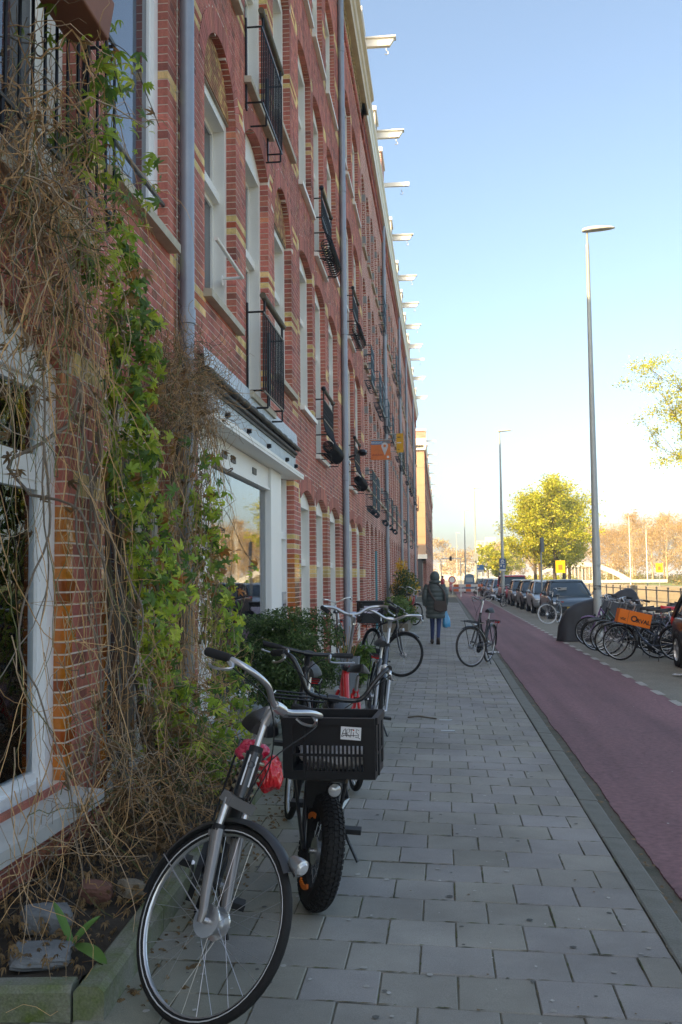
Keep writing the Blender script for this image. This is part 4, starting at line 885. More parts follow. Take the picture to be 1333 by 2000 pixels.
def wheel(parent, c, ax, rad, tr, T, hi, rimm, name='wheel', white=None, tyrem=None, hub=None, knob=False, spk=28):
    """rim mesh with tyre, spokes and hub as its pieces; c hub centre, ax axle direction"""
    n = 48 if hi else 26; ax = V(ax)
    q = MB(T); rm = rad-tr*1.55; w_ = tr*.75
    q.lathe([(rm,-w_),(rm+.012,-w_),(rm+.014,-w_*.9),(rm+.006,0),(rm+.014,w_*.9),(rm+.012,w_),(rm,w_),(rm-.010,w_*.5),(rm-.012,0),(rm-.010,-w_*.5)], c, ax, n, close=True)
    wh = q.build(name, rimm, parent, 'all')
    q = MB(T); k = 12 if hi else 8; q.torus(c, ax, rad-tr, tr, n, k)
    if knob:
        a_ = ax.orthogonal().normalized(); b_ = ax.cross(a_)
        for i in range(58):
            for j,h in enumerate((-.8,-.4,0,.4,.8)):
                an = 2*math.pi*(i+(.5 if j % 2 else 0))/58; d = a_*math.cos(an)+b_*math.sin(an); t = ax.cross(d); ph = h*1.05
                p = V(c)+d*(rad-tr+tr*math.cos(ph)*1.0)+ax*(tr*math.sin(ph)); M3 = Matrix((t, ax*math.cos(ph)-d*math.sin(ph), d*math.cos(ph)+ax*math.sin(ph))).transposed(); q.obox(p,(.019,.019,.010),M3)
    q.build('tyre', tyrem or RUB, wh, False if knob else 'all')
    if white:
        for s in (-1,1):
            q = MB(T); q.torus(V(c)+ax*(s*tr*.80), ax, rad-tr*1.28, .0035, n, 6); q.build('reflective_band', white, wh, 'all')
    q = MB(T); a_ = ax.orthogonal().normalized(); b_ = ax.cross(a_); hr = hub or .03
    for i in range(spk if hi else 18):
        an = 2*math.pi*i/(spk if hi else 18); s = 1 if i % 2 else -1; off = .55*(1 if (i//2) % 2 else -1)
        p0 = V(c)+ax*(.028*s)+(a_*math.cos(an+off)+b_*math.sin(an+off))*hr; p1 = V(c)+(a_*math.cos(an)+b_*math.sin(an))*(rm-.005); q.tube([p0,p1], .0011 if hi else .0016, 4 if hi else 3, caps=False)
    q.build('spokes', CHR, wh)
    q = MB(T); q.lathe([(.0,-.055),(.012,-.055),(.014,-.035),(hr+.004,-.034),(hr+.004,-.026),(hr*.72,-.02),(hr*.72,.02),(hr+.004,.026),(hr+.004,.034),(.014,.035),(.012,.055),(0,.055)], c, ax, 16); q.build('hub', ALU, wh, True)
    return wh
def mudguard(c, rad, a0, a1, w_, T, n=18):
    q = MB(T); vs = []; c = V(c)
    for i in range(n+1):
        a = lerp(a0,a1,i/n); 
        for x,dr in ((-w_,-.016),(-w_*.6,.002),(0,.008),(w_*.6,.002),(w_,-.016)): vs.append((c.x+x, c.y+math.sin(a)*(rad+dr), c.z+math.cos(a)*(rad+dr)))
    q.add(vs, [(i*5+k,i*5+k+1,(i+1)*5+k+1,(i+1)*5+k) for i in range(n) for k in range(4)]); return q
def bicycle(label, front, psi, lean=0., steer=0., rad=.35, tr=.02, wb=1.08, frame=None, forkm=None, barm=None, rimm=None, hi=False, style='city', bar='city', susp=False, carrier=True, front_carrier=False, guards=True, guardm=None, light=True, stand=True,
            white=None, tyrem=None, name='bicycle', group=None, saddle_z=.98, saddlem=None, stem_h=.2, hub=None, knob=False, step=True, basez=None, tail=True, frame_r=.017, lock=False):
    frame = frame or BLK; forkm = forkm or frame; barm = barm or ALU; rimm = rimm or ALU; ps = R(psi); d = V((math.sin(ps),math.cos(ps),0))
    fz = basez if basez is not None else walk_z(front[0]); rear = V((front[0],front[1],0))-d*wb
    root = thing(name, label, 'bicycle', (rear.x,rear.y,fz+.004), 0, group); root.rotation_euler = (0, R(lean), -ps)
    ha = R(70); s = V((0,-math.cos(ha),math.sin(ha))); nrm = V((0,math.sin(ha),math.cos(ha))); fh = V((0,wb,rad)); P0 = fh-nrm*.055
    ST = rot_about(P0, s, R(steer)); bbv = V((0,.46,.29 if rad > .3 else .27)); rh = V((0,0,rad))
    hb = P0+s*(rad+.10 if rad > .3 else rad+.2); ht = hb+s*.17; stop = V((0,.27,saddle_z-.16)); sdl = V((0,.24,saddle_z))
    n = 10 if hi else 6
    # frame
    q = MB(); 
    if step: q.tube(spline([hb+s*.03,(0,lerp(hb.y,bbv.y,.55),lerp(hb.z,bbv.z,.62)-.03),bbv+V((0,.03,.0))],5), frame_r*1.25, n); q.tube(spline([ht-s*.03,(0,lerp(ht.y,bbv.y,.5),lerp(ht.z,bbv.z,.42)),(0,lerp(bbv.y,stop.y,.35),lerp(bbv.z,stop.z,.35))],5), frame_r, n)
    else: q.tube([hb+s*.04,bbv], frame_r*1.2, n); q.tube([ht-s*.03,stop-V((0,0,.05))], frame_r, n)
    q.tube([bbv,stop], frame_r, n); q.tube([hb-s*.005,ht+s*.005], frame_r*(1.65 if susp else 1.2), n)
    for x in (-max(.055,tr+.022),max(.055,tr+.022)): q.tube([bbv+V((x*.6,-.03,0)),rh+V((x,0,0))], frame_r*.62, 6); q.tube([V((x*.4,lerp(bbv.y,stop.y,.92),lerp(bbv.z,stop.z,.92))),rh+V((x,0,0))], frame_r*.5, 6)
    q.lathe([(0,-.045),(.026,-.045),(.026,.045),(0,.045)], bbv, (1,0,0), 10); q.build('frame', frame, root, True)
    # fork
    q = MB(ST); cr = hb-s*.012; m2 = 0
    ext = V((0,0,0))
    if susp:
        q.tube([cr,ht+s*.03], frame_r, n, 1); q.box(-.075,.075,cr.y-.028,cr.y+.028,cr.z-.03,cr.z+.01,0)
        for x in (-.062,.062):
            a = cr+V((x,0,-.01)); b = a-s*.12; q.tube([a,b], .0145, 10, 2); q.tube([b+s*.02,b-s*.005], .024, 10, 1); E2 = fh+V((x,0,0))+s*.085-nrm*.016; pts = spline([b, b.lerp(E2,.5), E2, fh+V((x,0,0))+s*.03-nrm*.002, fh+V((x,0,0))-s*.012],4)
            q.tube(pts, [.023-.0007*i for i in range(len(pts))], 10, 0, flat=1.15)
        q.tube([cr+V((-.062,.012,-.15)),cr+V((0,.03,-.125)),cr+V((.062,.012,-.15))], .012, 8, 0)
    else:
        q.tube([cr,ht+s*.03], frame_r, n)
        fx = max(.05,tr+.026)
        if tr > .04: q.box(-fx,fx,cr.y-.02,cr.y+.02,cr.z-.025,cr.z+.012)
        for x in (-fx,fx): q.tube(spline([cr+V((x*(.6 if tr < .04 else 1.),0,0)),cr-s*.06+V((x,0,0)),fh+s*.12+V((x,0,0))-nrm*.035,fh+V((x,0,0))],4), [.014]*9+[.011]*4, n)
    q.build('fork', [forkm, BPL, ALU], root, True)
    wheel(root, fh, (1,0,0), rad, tr, ST, hi, rimm, 'front_wheel', white, tyrem, hub or (.042 if hi else .03), knob); wheel(root, rh, (1,0,0), rad, tr, None, hi and not knob, rimm, 'rear_wheel', white, tyrem, .035, False)
    if guards:
        gm = guardm or BLK; o = mudguard(fh, rad+.018, R(-105), R(32), tr+.012, ST).build('mudguard', gm, root, 'all'); 
        st = MB(ST)
        for x in (-1,1): st.tube([fh+V((x*.055,0,0)),fh+V((x*(tr+.012),math.sin(R(-80))*(rad+.012),math.cos(R(-80))*(rad+.012)))], .0025, 4)
        st.build('stay', CHR, o); mudguard(rh, rad+.018, R(-100), R(70), tr+.012, None).build('mudguard', gm, root, 'all')
    # stem and handlebar
    top = ht+s*stem_h; q = MB(ST); q.tube([ht,ht+s*.03], frame_r*1.35, n, 1); q.tube([ht+s*.02,top], .0135 if hi else .012, n)
    if hi: q.tube([top-s*.07,top-s*.02+nrm*.02,top+nrm*.05], [.019,.02,.017], n); q.lathe([(0,-.03),(.02,-.03),(.022,0),(.02,.03),(0,.03)], top+nrm*.05, (1,0,0), 12)
    else: q.tube([top-s*.03,top+nrm*.05], .013, n)
    bc = top+nrm*.05; q.build('stem', [barm, BPL], root, True); q = MB(ST)
    if bar == 'city': pth = [(-.30,-.20,.035),(-.295,-.10,.055),(-.25,-.01,.062),(-.15,.02,.05),(-.06,.005,.008),(0,0,0),(.06,.005,.008),(.15,.02,.05),(.25,-.01,.062),(.295,-.10,.055),(.30,-.20,.035)]
    elif bar == 'tall': pth = [(-.31,-.15,.17),(-.285,-.06,.185),(-.24,.0,.17),(-.19,.02,.10),(-.14,.02,.02),(-.06,0,0),(0,0,0),(.06,0,0),(.14,.02,.02),(.19,.02,.10),(.24,.0,.17),(.285,-.06,.185),(.31,-.15,.17)]
    else: pth = [(-.3,-.06,.02),(-.15,-.01,.01),(0,0,0),(.15,-.01,.01),(.3,-.06,.02)]
    P = spline([bc+V(p) for p in pth], 5 if hi else 3); q.tube(P, .0125 if hi else .012, n); hbar = q.build('handlebar', barm, root, True)
    for e in (0,-1):
        a, b = (bc+V(pth[0]), bc+V(pth[1])) if e == 0 else (bc+V(pth[-1]), bc+V(pth[-2])); g = (b-a).normalized(); q = MB(ST); q.tube([a-g*.012,a-g*.008,a+g*.06,a+g*.125],[.013,.018,.0185,.0165], n); q.build('grip', GRIPM, hbar, True)
        q = MB(ST); f = b+V((0,.0,0)); fw = V((0,1,0)); sx = 1 if e else -1; q.tube(spline([b,b+V((-sx*.005,.05,-.02)),b+V((sx*.015,.03,-.045))-g*.0,a+V((sx*.01,.075,-.04)),a+V((sx*.0,.05,-.035))-g*.01],4), [.011]*4+[.007]*4+[.006]*9, 6); q.build('brake_lever', ALU if hi else barm, hbar, True)
    if hi:                                               # cables
        q = MB(ST)
        for e in (1,-2): b = bc+V(pth[e]); q.tube(spline([b+V((0,.05,-.02)),b*.5+bc*.5+V((0,.13,-.03)),ht+V((0,.09,.02)),hb+V((.02 if e == 1 else -.02,.04,0))],5), .0028, 5)
        q.build('cable', BPL, hbar, True)
    # saddle, post, crank, chain case
    q = MB(); q.tube([stop-V((0,0,.05)),sdl-V((0,0,.05))], .0135, n); q.build('seat_post', ALU, root, True); q = MB(); vs = []; N = 12
    for i in range(N+1):
        t = i/N; y_ = lerp(-.14,.15,t); hw = .1*math.sin(math.pi*min(1,(1-t)*.9+.12))**.8*(1-t*.45)+.012; zz = .02*(1-t)**2-.01*t
        for a in range(9): an = math.pi*a/8; vs.append((hw*math.cos(an), sdl.y+y_, sdl.z+zz+.035*math.sin(an)-.03*(abs(math.cos(an))**3)))
    q.add(vs, [(i*9+k,i*9+k+1,(i+1)*9+k+1,(i+1)*9+k) for i in range(N) for k in range(8)]+[tuple(range(8,-1,-1)),tuple(N*9+k for k in range(9))]+[(i*9,(i+1)*9,(i+1)*9+8,i*9+8) for i in range(N)]); q.build('saddle', saddlem or SADL, root, True, fix=True)
    q = MB(); q.prism([(bbv.y+.11,bbv.z),(bbv.y+.08,bbv.z+.075),(bbv.y,bbv.z+.1),(.02,rad+.05),(-.04,rad+.02),(-.04,rad-.04),(.0,rad-.055),(bbv.y,bbv.z-.1),(bbv.y+.08,bbv.z-.075)], .05, .075, 'x'); q.build('chain_case', BPL, root)
    q = MB(); ca = R(35); cd = V((0,math.cos(ca),math.sin(ca)))*.165
    q.tube([bbv+V((.085,0,0)),bbv+V((.095,0,0))+cd], .01, 6); q.tube([bbv-V((.07,0,0)),bbv-V((.085,0,0))-cd], .01, 6); q.tube([bbv-V((.085,0,0)),bbv+V((.09,0,0))], .012, 6); ck = q.build('crank', ALU, root, True)
    for x,k in ((.145,1),(-.135,-1)): q = MB(); q.obox(bbv+V((x,0,0))+cd*k,(.09,.085,.026)); q.build('pedal', BPL, ck)
    if carrier:
        q = MB(); z = 2*rad+.06; 
        for x in (-.065,.065): q.tube([(x,.2,z+.01),(x,-.3,z),(x,-.33,z-.03)], .006, 5); q.tube([(x,-.14,z),rh+V((x*1.05,-.01,.01))], .006, 5)
        for y_ in (.12,-.05,-.2,-.32): q.tube([(-.065,y_,z),(.065,y_,z)], .005, 5)
        cr_ = q.build('carrier', BLK if not hi else BPL, root, True)
        if tail: q = MB(); q.box(-.045,.045,-.355,-.335,z-.05,z-.005); q.build('tail_light', REDL, cr_)
    if front_carrier:
        TT = ST if front_carrier == 'fork' else None
        q = MB(TT); c = V((0,wb+.14,2*rad+.1)); 
        for x in (-.17,.17): q.tube([c+V((x,-.17,0)),c+V((x,.16,0))], .007, 5)
        for y_ in (-.17,0,.16): q.tube([c+V((-.17,y_,0)),c+V((.17,y_,0))], .007, 5)
        for x in (-.06,.06): q.tube([c+V((x*2,.1,0)),fh+V((x,0,.01))], .006, 5)
        q.build('front_carrier', BLK, root, True)
    if light:
        lp = (fh+V((0,math.sin(R(30))*(rad+.05),math.cos(R(30))*(rad+.05)))) if susp else hb+V((0,.09,-.02)); q = MB(ST); q.lathe([(0,-.04),(.018,-.038),(.03,-.005),(.032,.02),(.027,.024)], lp, (0,1,-.05), 12); l_ = q.build('headlight', BPL if not hi else ALU, root, True); q = MB(ST); q.lathe([(.0265,.0),(.02,.008),(0,.011)], lp+V((0,.022,0)), (0,1,-.05), 12); q.build('lens', LENS, l_, True)
    if stand: q = MB(); x = -.17 if lean < 0 else -.11; q.tube([(-.03,.33,.27),(x,.36,.01 if lean >= 0 else -.17*math.tan(R(lean))*-1*0+.17*math.tan(R(-lean))*.0+.015)], .009, 6); q.build('kickstand', BLK, root, True)
    root['ride'] = 0; del root['ride']
    return root
# ---- the two bicycles in the foreground
P_GREY = paint('fork_grey',(.22,.21,.205),.35)
fb = bicycle('dark city bicycle with silver handlebar and suspension fork, nearest the camera', (-1.0,3.50), 171, lean=-19, steer=47, hi=True, susp=True, forkm=P_GREY, white=WHT, guardm=mat('guard_grey',(.035,.037,.04),.4,col2=(.025,.026,.028)), stem_h=.195, hub=.055, frame_r=.021, carrier=True, saddle_z=.96)
def on(root, name, mb, m, smooth=True, parent=None): return mb.build(name, m, parent or root, smooth)
ha = R(70); s_ = V((0,-math.cos(ha),math.sin(ha))); n_ = V((0,math.sin(ha),math.cos(ha))); P0 = V((0,1.08,.35))-n_*.055; hb_ = P0+s_*.45
q = MB(); q.obox(hb_+s_*.1+n_*.028,(.036,.008,.12),Matrix.Rotation(R(20),3,'X'),0); on(fb,'head_badge',q,mat('badge_silver',(.5,.5,.5),.35,.7),False)
q = MB(); q.torus(hb_+s_*.125+n_*.034, n_, .012, .0025, 16, 6); on(fb,'badge_ring',q,BLK)
lk = thing('coil_lock','coiled tan cable lock wound round the nearest bicycle head tube','lock',(0,0,0)); q = MB()
W = fb.matrix_basis
def fbw(p): return Matrix.LocRotScale(fb.location, fb.rotation_euler, None) @ V(p)
q.tube([fbw(V((-.005+.045*math.cos(t*.9),.80+.05*math.sin(t*.9),.90-.0045*t))) for t in range(0,34)], .0065, 6); q.tube([fbw(p) for p in spline([(.04,.82,.75),(.05,.80,.62),(.0,.74,.5)],5)], .006, 6); q.build('cable', mat('lock_cable',(.30,.26,.16),.35,coat=.5), lk, True)
def crumple(name, label, cat, c, r, m, sc_, seed, drop=.0, sag=None, zmin=None):
    bm = bmesh.new(); bmesh.ops.create_icosphere(bm, subdivisions=5, radius=1)
    for v in bm.verts:
        cz = V((v.co.x*2.2,v.co.y*2.2,v.co.z*.8)); k = 1.05+.30*mnoise.noise(v.co*1.4+V((seed,0,0)))-.36*abs(mnoise.noise(cz+V((seed,3,0))))-.16*abs(mnoise.noise(cz*2.3+V((seed,3,9)))); v.co = V((v.co.x*sc_[0],v.co.y*sc_[1],v.co.z*sc_[2]))*r*k
    me = bpy.data.meshes.new(name); bm.to_mesh(me); bm.free(); me.materials.append(m); me.shade_smooth(); o = bpy.data.objects.new(name, me); COL.objects.link(o); o.location = c; return tag(o, label, cat)
PLR = mat('red_plastic', (.72,.012,.02), .28, col2=(.6,.008,.018), scale=12, coat=.6, bump=.5, bscale=45); PLP = mat('pink_plastic', (.62,.03,.09), .28, col2=(.5,.012,.05), scale=12, coat=.6, bump=.9, bscale=30)
crumple('plastic_bag','crumpled red plastic bag tied to the nearest bicycle','bag',fbw((-.09,.66,.83)),.068,PLR,(.85,1,1.05),3)
crumple('plastic_bag','crumpled pinkish red plastic bag over the saddle of the nearest bicycle','bag',fbw((.01,.62,.89)),.062,PLP,(1.1,1,.7),8)
# ---- fat-tyre bicycle with a crate
ft_ = bicycle('black fat-tyre bicycle carrying a crate, second from the camera', (-.64,4.68), 178, lean=-4, steer=19, rad=.265, tr=.054, wb=1.1, hi=True, bar='tall', barm=BLK, rimm=BLK, knob=True, frame=BLK, forkm=BLK, guards=False, light=False, stand=True, stem_h=.10, hub=.06, frame_r=.028, saddle_z=.80, step=True, white=None)
fhF = V((0,1.1,.265)); P0F = fhF-n_*.055; STF = rot_about(P0F, s_, R(19))
q = MB(STF)
for i in range(12):
    an = R(-34+i*9) if i < 5 else R(150+(i-5)*8); q.obox(fhF+V((.058,math.sin(an)*.165,math.cos(an)*.165)),(.010,.014,.022),Matrix.Rotation(-an,3,'X'))
on(ft_,'orange_spoke_tags',q,mat('orange_tag',(.8,.16,.01),.5),False)
q = MB(STF); q.torus(fhF+V((.047,0,0)),(1,0,0),.205,.004,48,6); on(ft_,'rim_stripe',q,WHT)
q = MB(STF); q.lathe([(0,-.05),(.02,-.045),(.034,-.01),(.036,.012),(.03,.016)],fhF+V((.03,.16,.33)),(0,1,0),16); hl = on(ft_,'headlight',q,BPL); q = MB(STF); q.lathe([(.031,0),(.022,.008),(0,.011)],fhF+V((.03,.175,.33)),(0,1,0),16); on(ft_,'lens',q,LENS,True,hl)
q = MB()
for x in (-.13,.13): q.tube([(x,1.28,.64),(x*.7,1.1,.62),(0,.98,.62)],.011,6); q.tube([(x,1.12,.64),(x*.5,1.1,.27)],.009,6)
q.tube([(-.13,1.28,.64),(.13,1.28,.64)],.011,6); on(ft_,'crate_rack',q,BLK)
q = MB(); q.prism([(.40,.30),(.95,.60),(.93,.74),(.52,.50),(.42,.62),(.30,.60)],-.055,.055,'x'); on(ft_,'battery_case',q,BPL,False).modifiers.new('b','BEVEL').width = .02; q = MB(); q.lathe([(0,-.06),(.09,-.06),(.1,0),(.09,.06),(0,.06)],(0,0,.265),(1,0,0),18); on(ft_,'hub_motor',q,BLK); q = MB(); q.tube([(0,-.05,.80),(0,.1,.83),(0,.3,.84),(0,.42,.81)],[.06,.085,.08,.05],12,flat=.55); on(ft_,'long_seat',q,SADL)
q = MB(); q.box(-.07,.07,1.0,1.03,.45,.66); on(ft_,'fork_guard',q,BPL,False)
cr = thing('plastic_crate','black plastic crate with a sticker on the fat-tyre bicycle','crate',(-.505,4.45,.70),R(-3)); q = MB()
CW, CD, CHt, t_ = .205, .15, .265, .012
def panel(mk, L):
    """one slotted crate wall of half-length L; mk(a0,a1,z0,z1,d0,d1) places a box on it"""
    mk(-L,L,.0,.035,0,1); mk(-L,L,.098,.108,0,1.3); mk(-L,L,.17,.235,0,1); mk(-L,L,.235,CHt,-.3,1.9); mk(-L,-L+.045,.035,.235,0,1.4); mk(L-.045,L,.035,.235,0,1.4); mk(-L+.09,-L+.10,.0,.235,0,1.5)
    mk(-L,L,.145,.17,0,1.0)
    n = 14
    for i in range(n+1): a = lerp(-L+.10,L-.05,i/n); mk(a-.0045,a+.0045,.035,.098,.2,.9); mk(a-.0045,a+.0045,.108,.145,.2,.9)
for sg in (-1,1): panel(lambda a0,a1,z0,z1,d0,d1: q.box(a0,a1,*sorted((sg*(CD-t_+d0*t_), sg*(CD-t_+d1*t_))),z0,z1), CW)
for sg in (-1,1): panel(lambda a0,a1,z0,z1,d0,d1: q.box(*sorted((sg*(CW-t_+d0*t_), sg*(CW-t_+d1*t_))),a0,a1,z0,z1), CD-t_-.001)
q.box(-CW+t_,CW-t_,-CD+t_,CD-t_,.004,.012); q.build('shell', mat('crate_plastic',(.010,.011,.013),.45,col2=(.015,.016,.018),scale=7,spec=.3), cr)
q = MB(); q.add([(-.02,0,0),(.145,0,0)],[]); q = MB(); M3 = Matrix.Rotation(R(3.5),4,'Y'); q.T = Matrix.Translation((.10,-CD-.0075,.2))@M3; q.box(-.045,.045,-.0006,0,-.028,.028); sk = q.build('sticker', mat('sticker_white',(.78,.80,.82),.5,col2=(.7,.72,.74)), cr)
q = MB(Matrix.Translation((.10,-CD-.0085,.2))@M3)
def stroke(pts, w_=.0013, y_=0.): q.tube([(x*.0041-.041,y_,z*.0045-.021) for x,z in pts], w_, 4)
for pts in ([(0,1),(2,7),(4,9),(4.5,2)],[(0.5,4),(6,4.5)],[(5.5,1),(5.5,8),(8,9),(8.5,6),(5.5,5),(9,1)],[(8,8),(13,8.5)],[(10.5,9),(10,1)],[(12.8,6),(12.8,1.5)],[(18.5,8),(16,9),(15.5,6),(18.5,4),(18,1),(15,1.5)],[(2,2.5),(18,3)],[(1,1),(3,3)],[(18.5,1),(20,0)]): stroke(pts)
q.build('scribble', BLK, sk); q = MB(Matrix.Translation((.10,-CD-.0085,.2))@M3); q.ball((12.8*.0041-.041,0,8*.0045-.021),.0032,8,6); q.build('red_dot', REDL, sk)
crumple('plastic_wrap','white and grey plastic wrapping lying inside the black crate','wrapping',(-.49,4.44,.785),.10,mat('white_wrap',(.86,.86,.9),.4,bump=.8,bscale=30),(1.75,1.25,.7),14)
# ---- bicycles behind them
bicycle('black bicycle squeezed in between the fat-tyre bicycle and the shrub', (-1.02,6.35), 176, lean=-6, steer=10, hi=True, frame=BLK, barm=BLK, bar='flat', stem_h=.12, saddle_z=.88, guards=True, light=False, front_carrier=True, frame_r=.022)
bicycle('blue-grey city bicycle behind the crate, front wheel towards the camera', (-.64,8.95), 172, lean=-9, steer=-6, hi=True, frame=paint('slate',(.10,.13,.17),.3), forkm=paint('silver',(.45,.47,.5),.6), stem_h=.26, bar='city', guards=True, saddle_z=.92)
bicycle('red folding bicycle with small wheels parked between the crate and shrub', (-.95,8.15), -16, lean=6, steer=14, rad=.25, tr=.022, wb=1.0, hi=True, frame=paint('red',(.62,.015,.02)), stem_h=.46, bar='city', saddle_z=.86, frame_r=.026, step=True, guardm=BLK)
bicycle('dark bicycle leaning on the wall beside the second drainpipe', (-1.72,16.6), 176, lean=7, steer=12, frame=paint('brown',(.12,.08,.06)), saddle_z=.95, stand=False)
bicycle('black bicycle with a delivery box, front wheel pointing to the right', (-.70,15.35), 150, lean=-6, steer=36, hi=True, frame=BLK, rimm=BLK, step=False, light=True, guards=True, barm=BLK, bar='flat', stem_h=.16, saddle_z=1.0)
bx = thing('delivery_box','black box with a pale label and orange stripes on the rear carrier','box',(-1.22,16.25,.82),R(18)); q = MB(); q.box(-.19,.19,-.19,.19,0,.34); q.box(-.2,.2,-.2,.2,.34,.37); q.build('case', BPL, bx, bevel=.012)
q = MB(); q.box(-.15,.13,-.1945,-.192,.17,.29); q.build('label', mat('pale_label',(.55,.52,.62),.5,col2=(.4,.36,.5),scale=22,contrast=.08), bx)
q = MB()
for i in range(3): q.add([(.1935,-.15+i*.1,.05),(.1935,-.10+i*.1,.05),(.1935,-.05+i*.1,.22),(.1935,-.10+i*.1,.22)],[(0,1,2,3)])
q.build('orange_stripe', mat('orange_stripe',(.8,.3,.03),.5), bx)
bicycle('bicycle with red parts standing by the yellow flowering bush', (-.95,31.4), 160, lean=-6, steer=20, frame=paint('red2',(.5,.03,.03)), group=None)
bicycle('grey bicycle behind the red one by the flowering bush', (-1.25,32.6), 165, lean=-6, steer=10, frame=paint('grey2',(.3,.3,.32)))
bicycle('lone black city bicycle with front carrier standing on the pavement near the kerb', (.44,17.35), 199, lean=-8, steer=-32, hi=True, frame=BLK, front_carrier=True, guards=True, tyrem=mat('pale_tyre',(.05,.045,.042),.8), stem_h=.26, saddle_z=.97, tail=True)
# ---- bicycles parked at the kerb on the right
cols = [('black',(.015,.015,.018)),('navy',(.03,.045,.08)),('lilac',(.38,.36,.52)),('dkgrey',(.06,.065,.07)),('silver2',(.5,.51,.53)),('green',(.05,.09,.07)),('purple',(.16,.06,.2)),('white2',(.6,.6,.58))]
row = [(3.42,19.7,-78,'navy','dark blue bicycle in front of the parked row, orange carton over its wheel',-22),(3.40,20.5,-84,'dkgrey','dark grey bicycle second in the kerbside row',8),(3.42,21.2,-80,'black','black bicycle third in the kerbside row',-10),(3.36,22.1,-86,'green','dark green bicycle fourth in the kerbside row',6),(3.45,22.9,-82,'black','black bicycle fifth in the kerbside row',14),(3.42,23.6,-86,'purple','bicycle with a violet mudguard beside the lamp post',-8)]
for x,y_,ps,c,lab,st in row: bicycle(lab, (x,y_), ps, lean=-6, steer=st, frame=paint(c,dict(cols)[c]), basez=-.1, rimm=ALU, group='bicycles parked at the kerb', guardm=paint('purple',(.16,.06,.2)) if c == 'purple' else None, saddle_z=.98)
back = [(5.3,20.0,97,'lilac','lilac bicycle with a red saddle cover behind the orange carton',0),(5.6,20.9,86,'silver2','silver bicycle standing behind the kerbside row',12),(5.9,21.9,96,'white2','white framed bicycle standing higher behind the kerbside row',-14),(6.2,22.8,90,'black','black bicycle in the rear rank near the quay',10),(6.3,20.4,84,'dkgrey','dark grey bicycle in the rear rank nearest the right edge',20),(6.6,24.0,92,'navy','dark blue bicycle in the rear rank beside the lamp post',-12),(6.9,25.2,95,'silver2','silver bicycle at the far end of the rear rank',8)]
for x,y_,ps,c,lab,st in back: bicycle(lab, (x,y_), ps, lean=-5, steer=st, frame=paint(c,dict(cols)[c]), basez=-.1, group='bicycles parked at the kerb', saddlem=PLR if c == 'lilac' else None, stem_h=.3, saddle_z=1.0)
cb = thing('carton','orange cardboard carton printed ORVAL on the bicycle at the kerb','carton',(3.62,19.44,.60),R(2)); cb.rotation_euler = (0,R(13),R(2)); q = MB(); q.box(-.31,.31,-.15,.15,0,.27); q.build('box', mat('orange_card',(.95,.20,.015),.7,col2=(.9,.18,.012),scale=4), cb, bevel=.006)
def text(body, size, m, parent, M4, name='lettering', ext=.001, bold=0.):
    cu = bpy.data.curves.new('t','FONT'); cu.body = body; cu.size = size; cu.extrude = ext; cu.offset = bold; cu.align_x = 'CENTER'; cu.align_y = 'CENTER'; to = bpy.data.objects.new('t',cu); COL.objects.link(to)
    bpy.context.view_layer.update(); me = bpy.data.meshes.new_from_object(to.evaluated_get(bpy.context.evaluated_depsgraph_get())); bpy.data.objects.remove(to); bpy.data.curves.remove(cu)
    me.name = name; me.materials.clear(); me.materials.append(m); o = bpy.data.objects.new(name, me); COL.objects.link(o); o.parent = parent; o.matrix_local = M4; return o
FACE = Matrix.Rotation(R(90),4,'X')                      # text standing upright, facing -Y
INK = mat('black_ink',(.02,.015,.012),.7)
text('O', .16, INK, cb, Matrix.Translation((-.015,-.153,.12))@FACE, bold=.004); text('RVAL', .11, INK, cb, Matrix.Translation((.165,-.153,.10))@FACE, bold=.003); text('vtc', .09, INK, cb, Matrix.Translation((-.22,-.153,.09))@FACE, bold=.002); q = MB(); q.box(-.135,-.131,-.1535,-.151,.005,.265); q.build('fold_line', INK, cb)
bicycle('bicycle with white tyres standing alone in front of the dark car', (3.55,34.3), 205, lean=-6, steer=-52, frame=BLK, tyrem=WHT, basez=-.1)
bicycle('black bicycle standing at the foot of the second lamp post', (3.15,53.5), 190, lean=-5, steer=-20, frame=BLK, basez=-.1)
bicycle('grey bicycle with pale wheels near the red van', (2.95,66), 215, lean=-5, steer=-30, frame=paint('grey2',(.3,.3,.32)), basez=-.1, tyrem=WHT)
bicycle('dark bicycle beside the striped barrier', (2.6,75.5), 210, lean=-5, steer=-30, frame=BLK, basez=-.1)
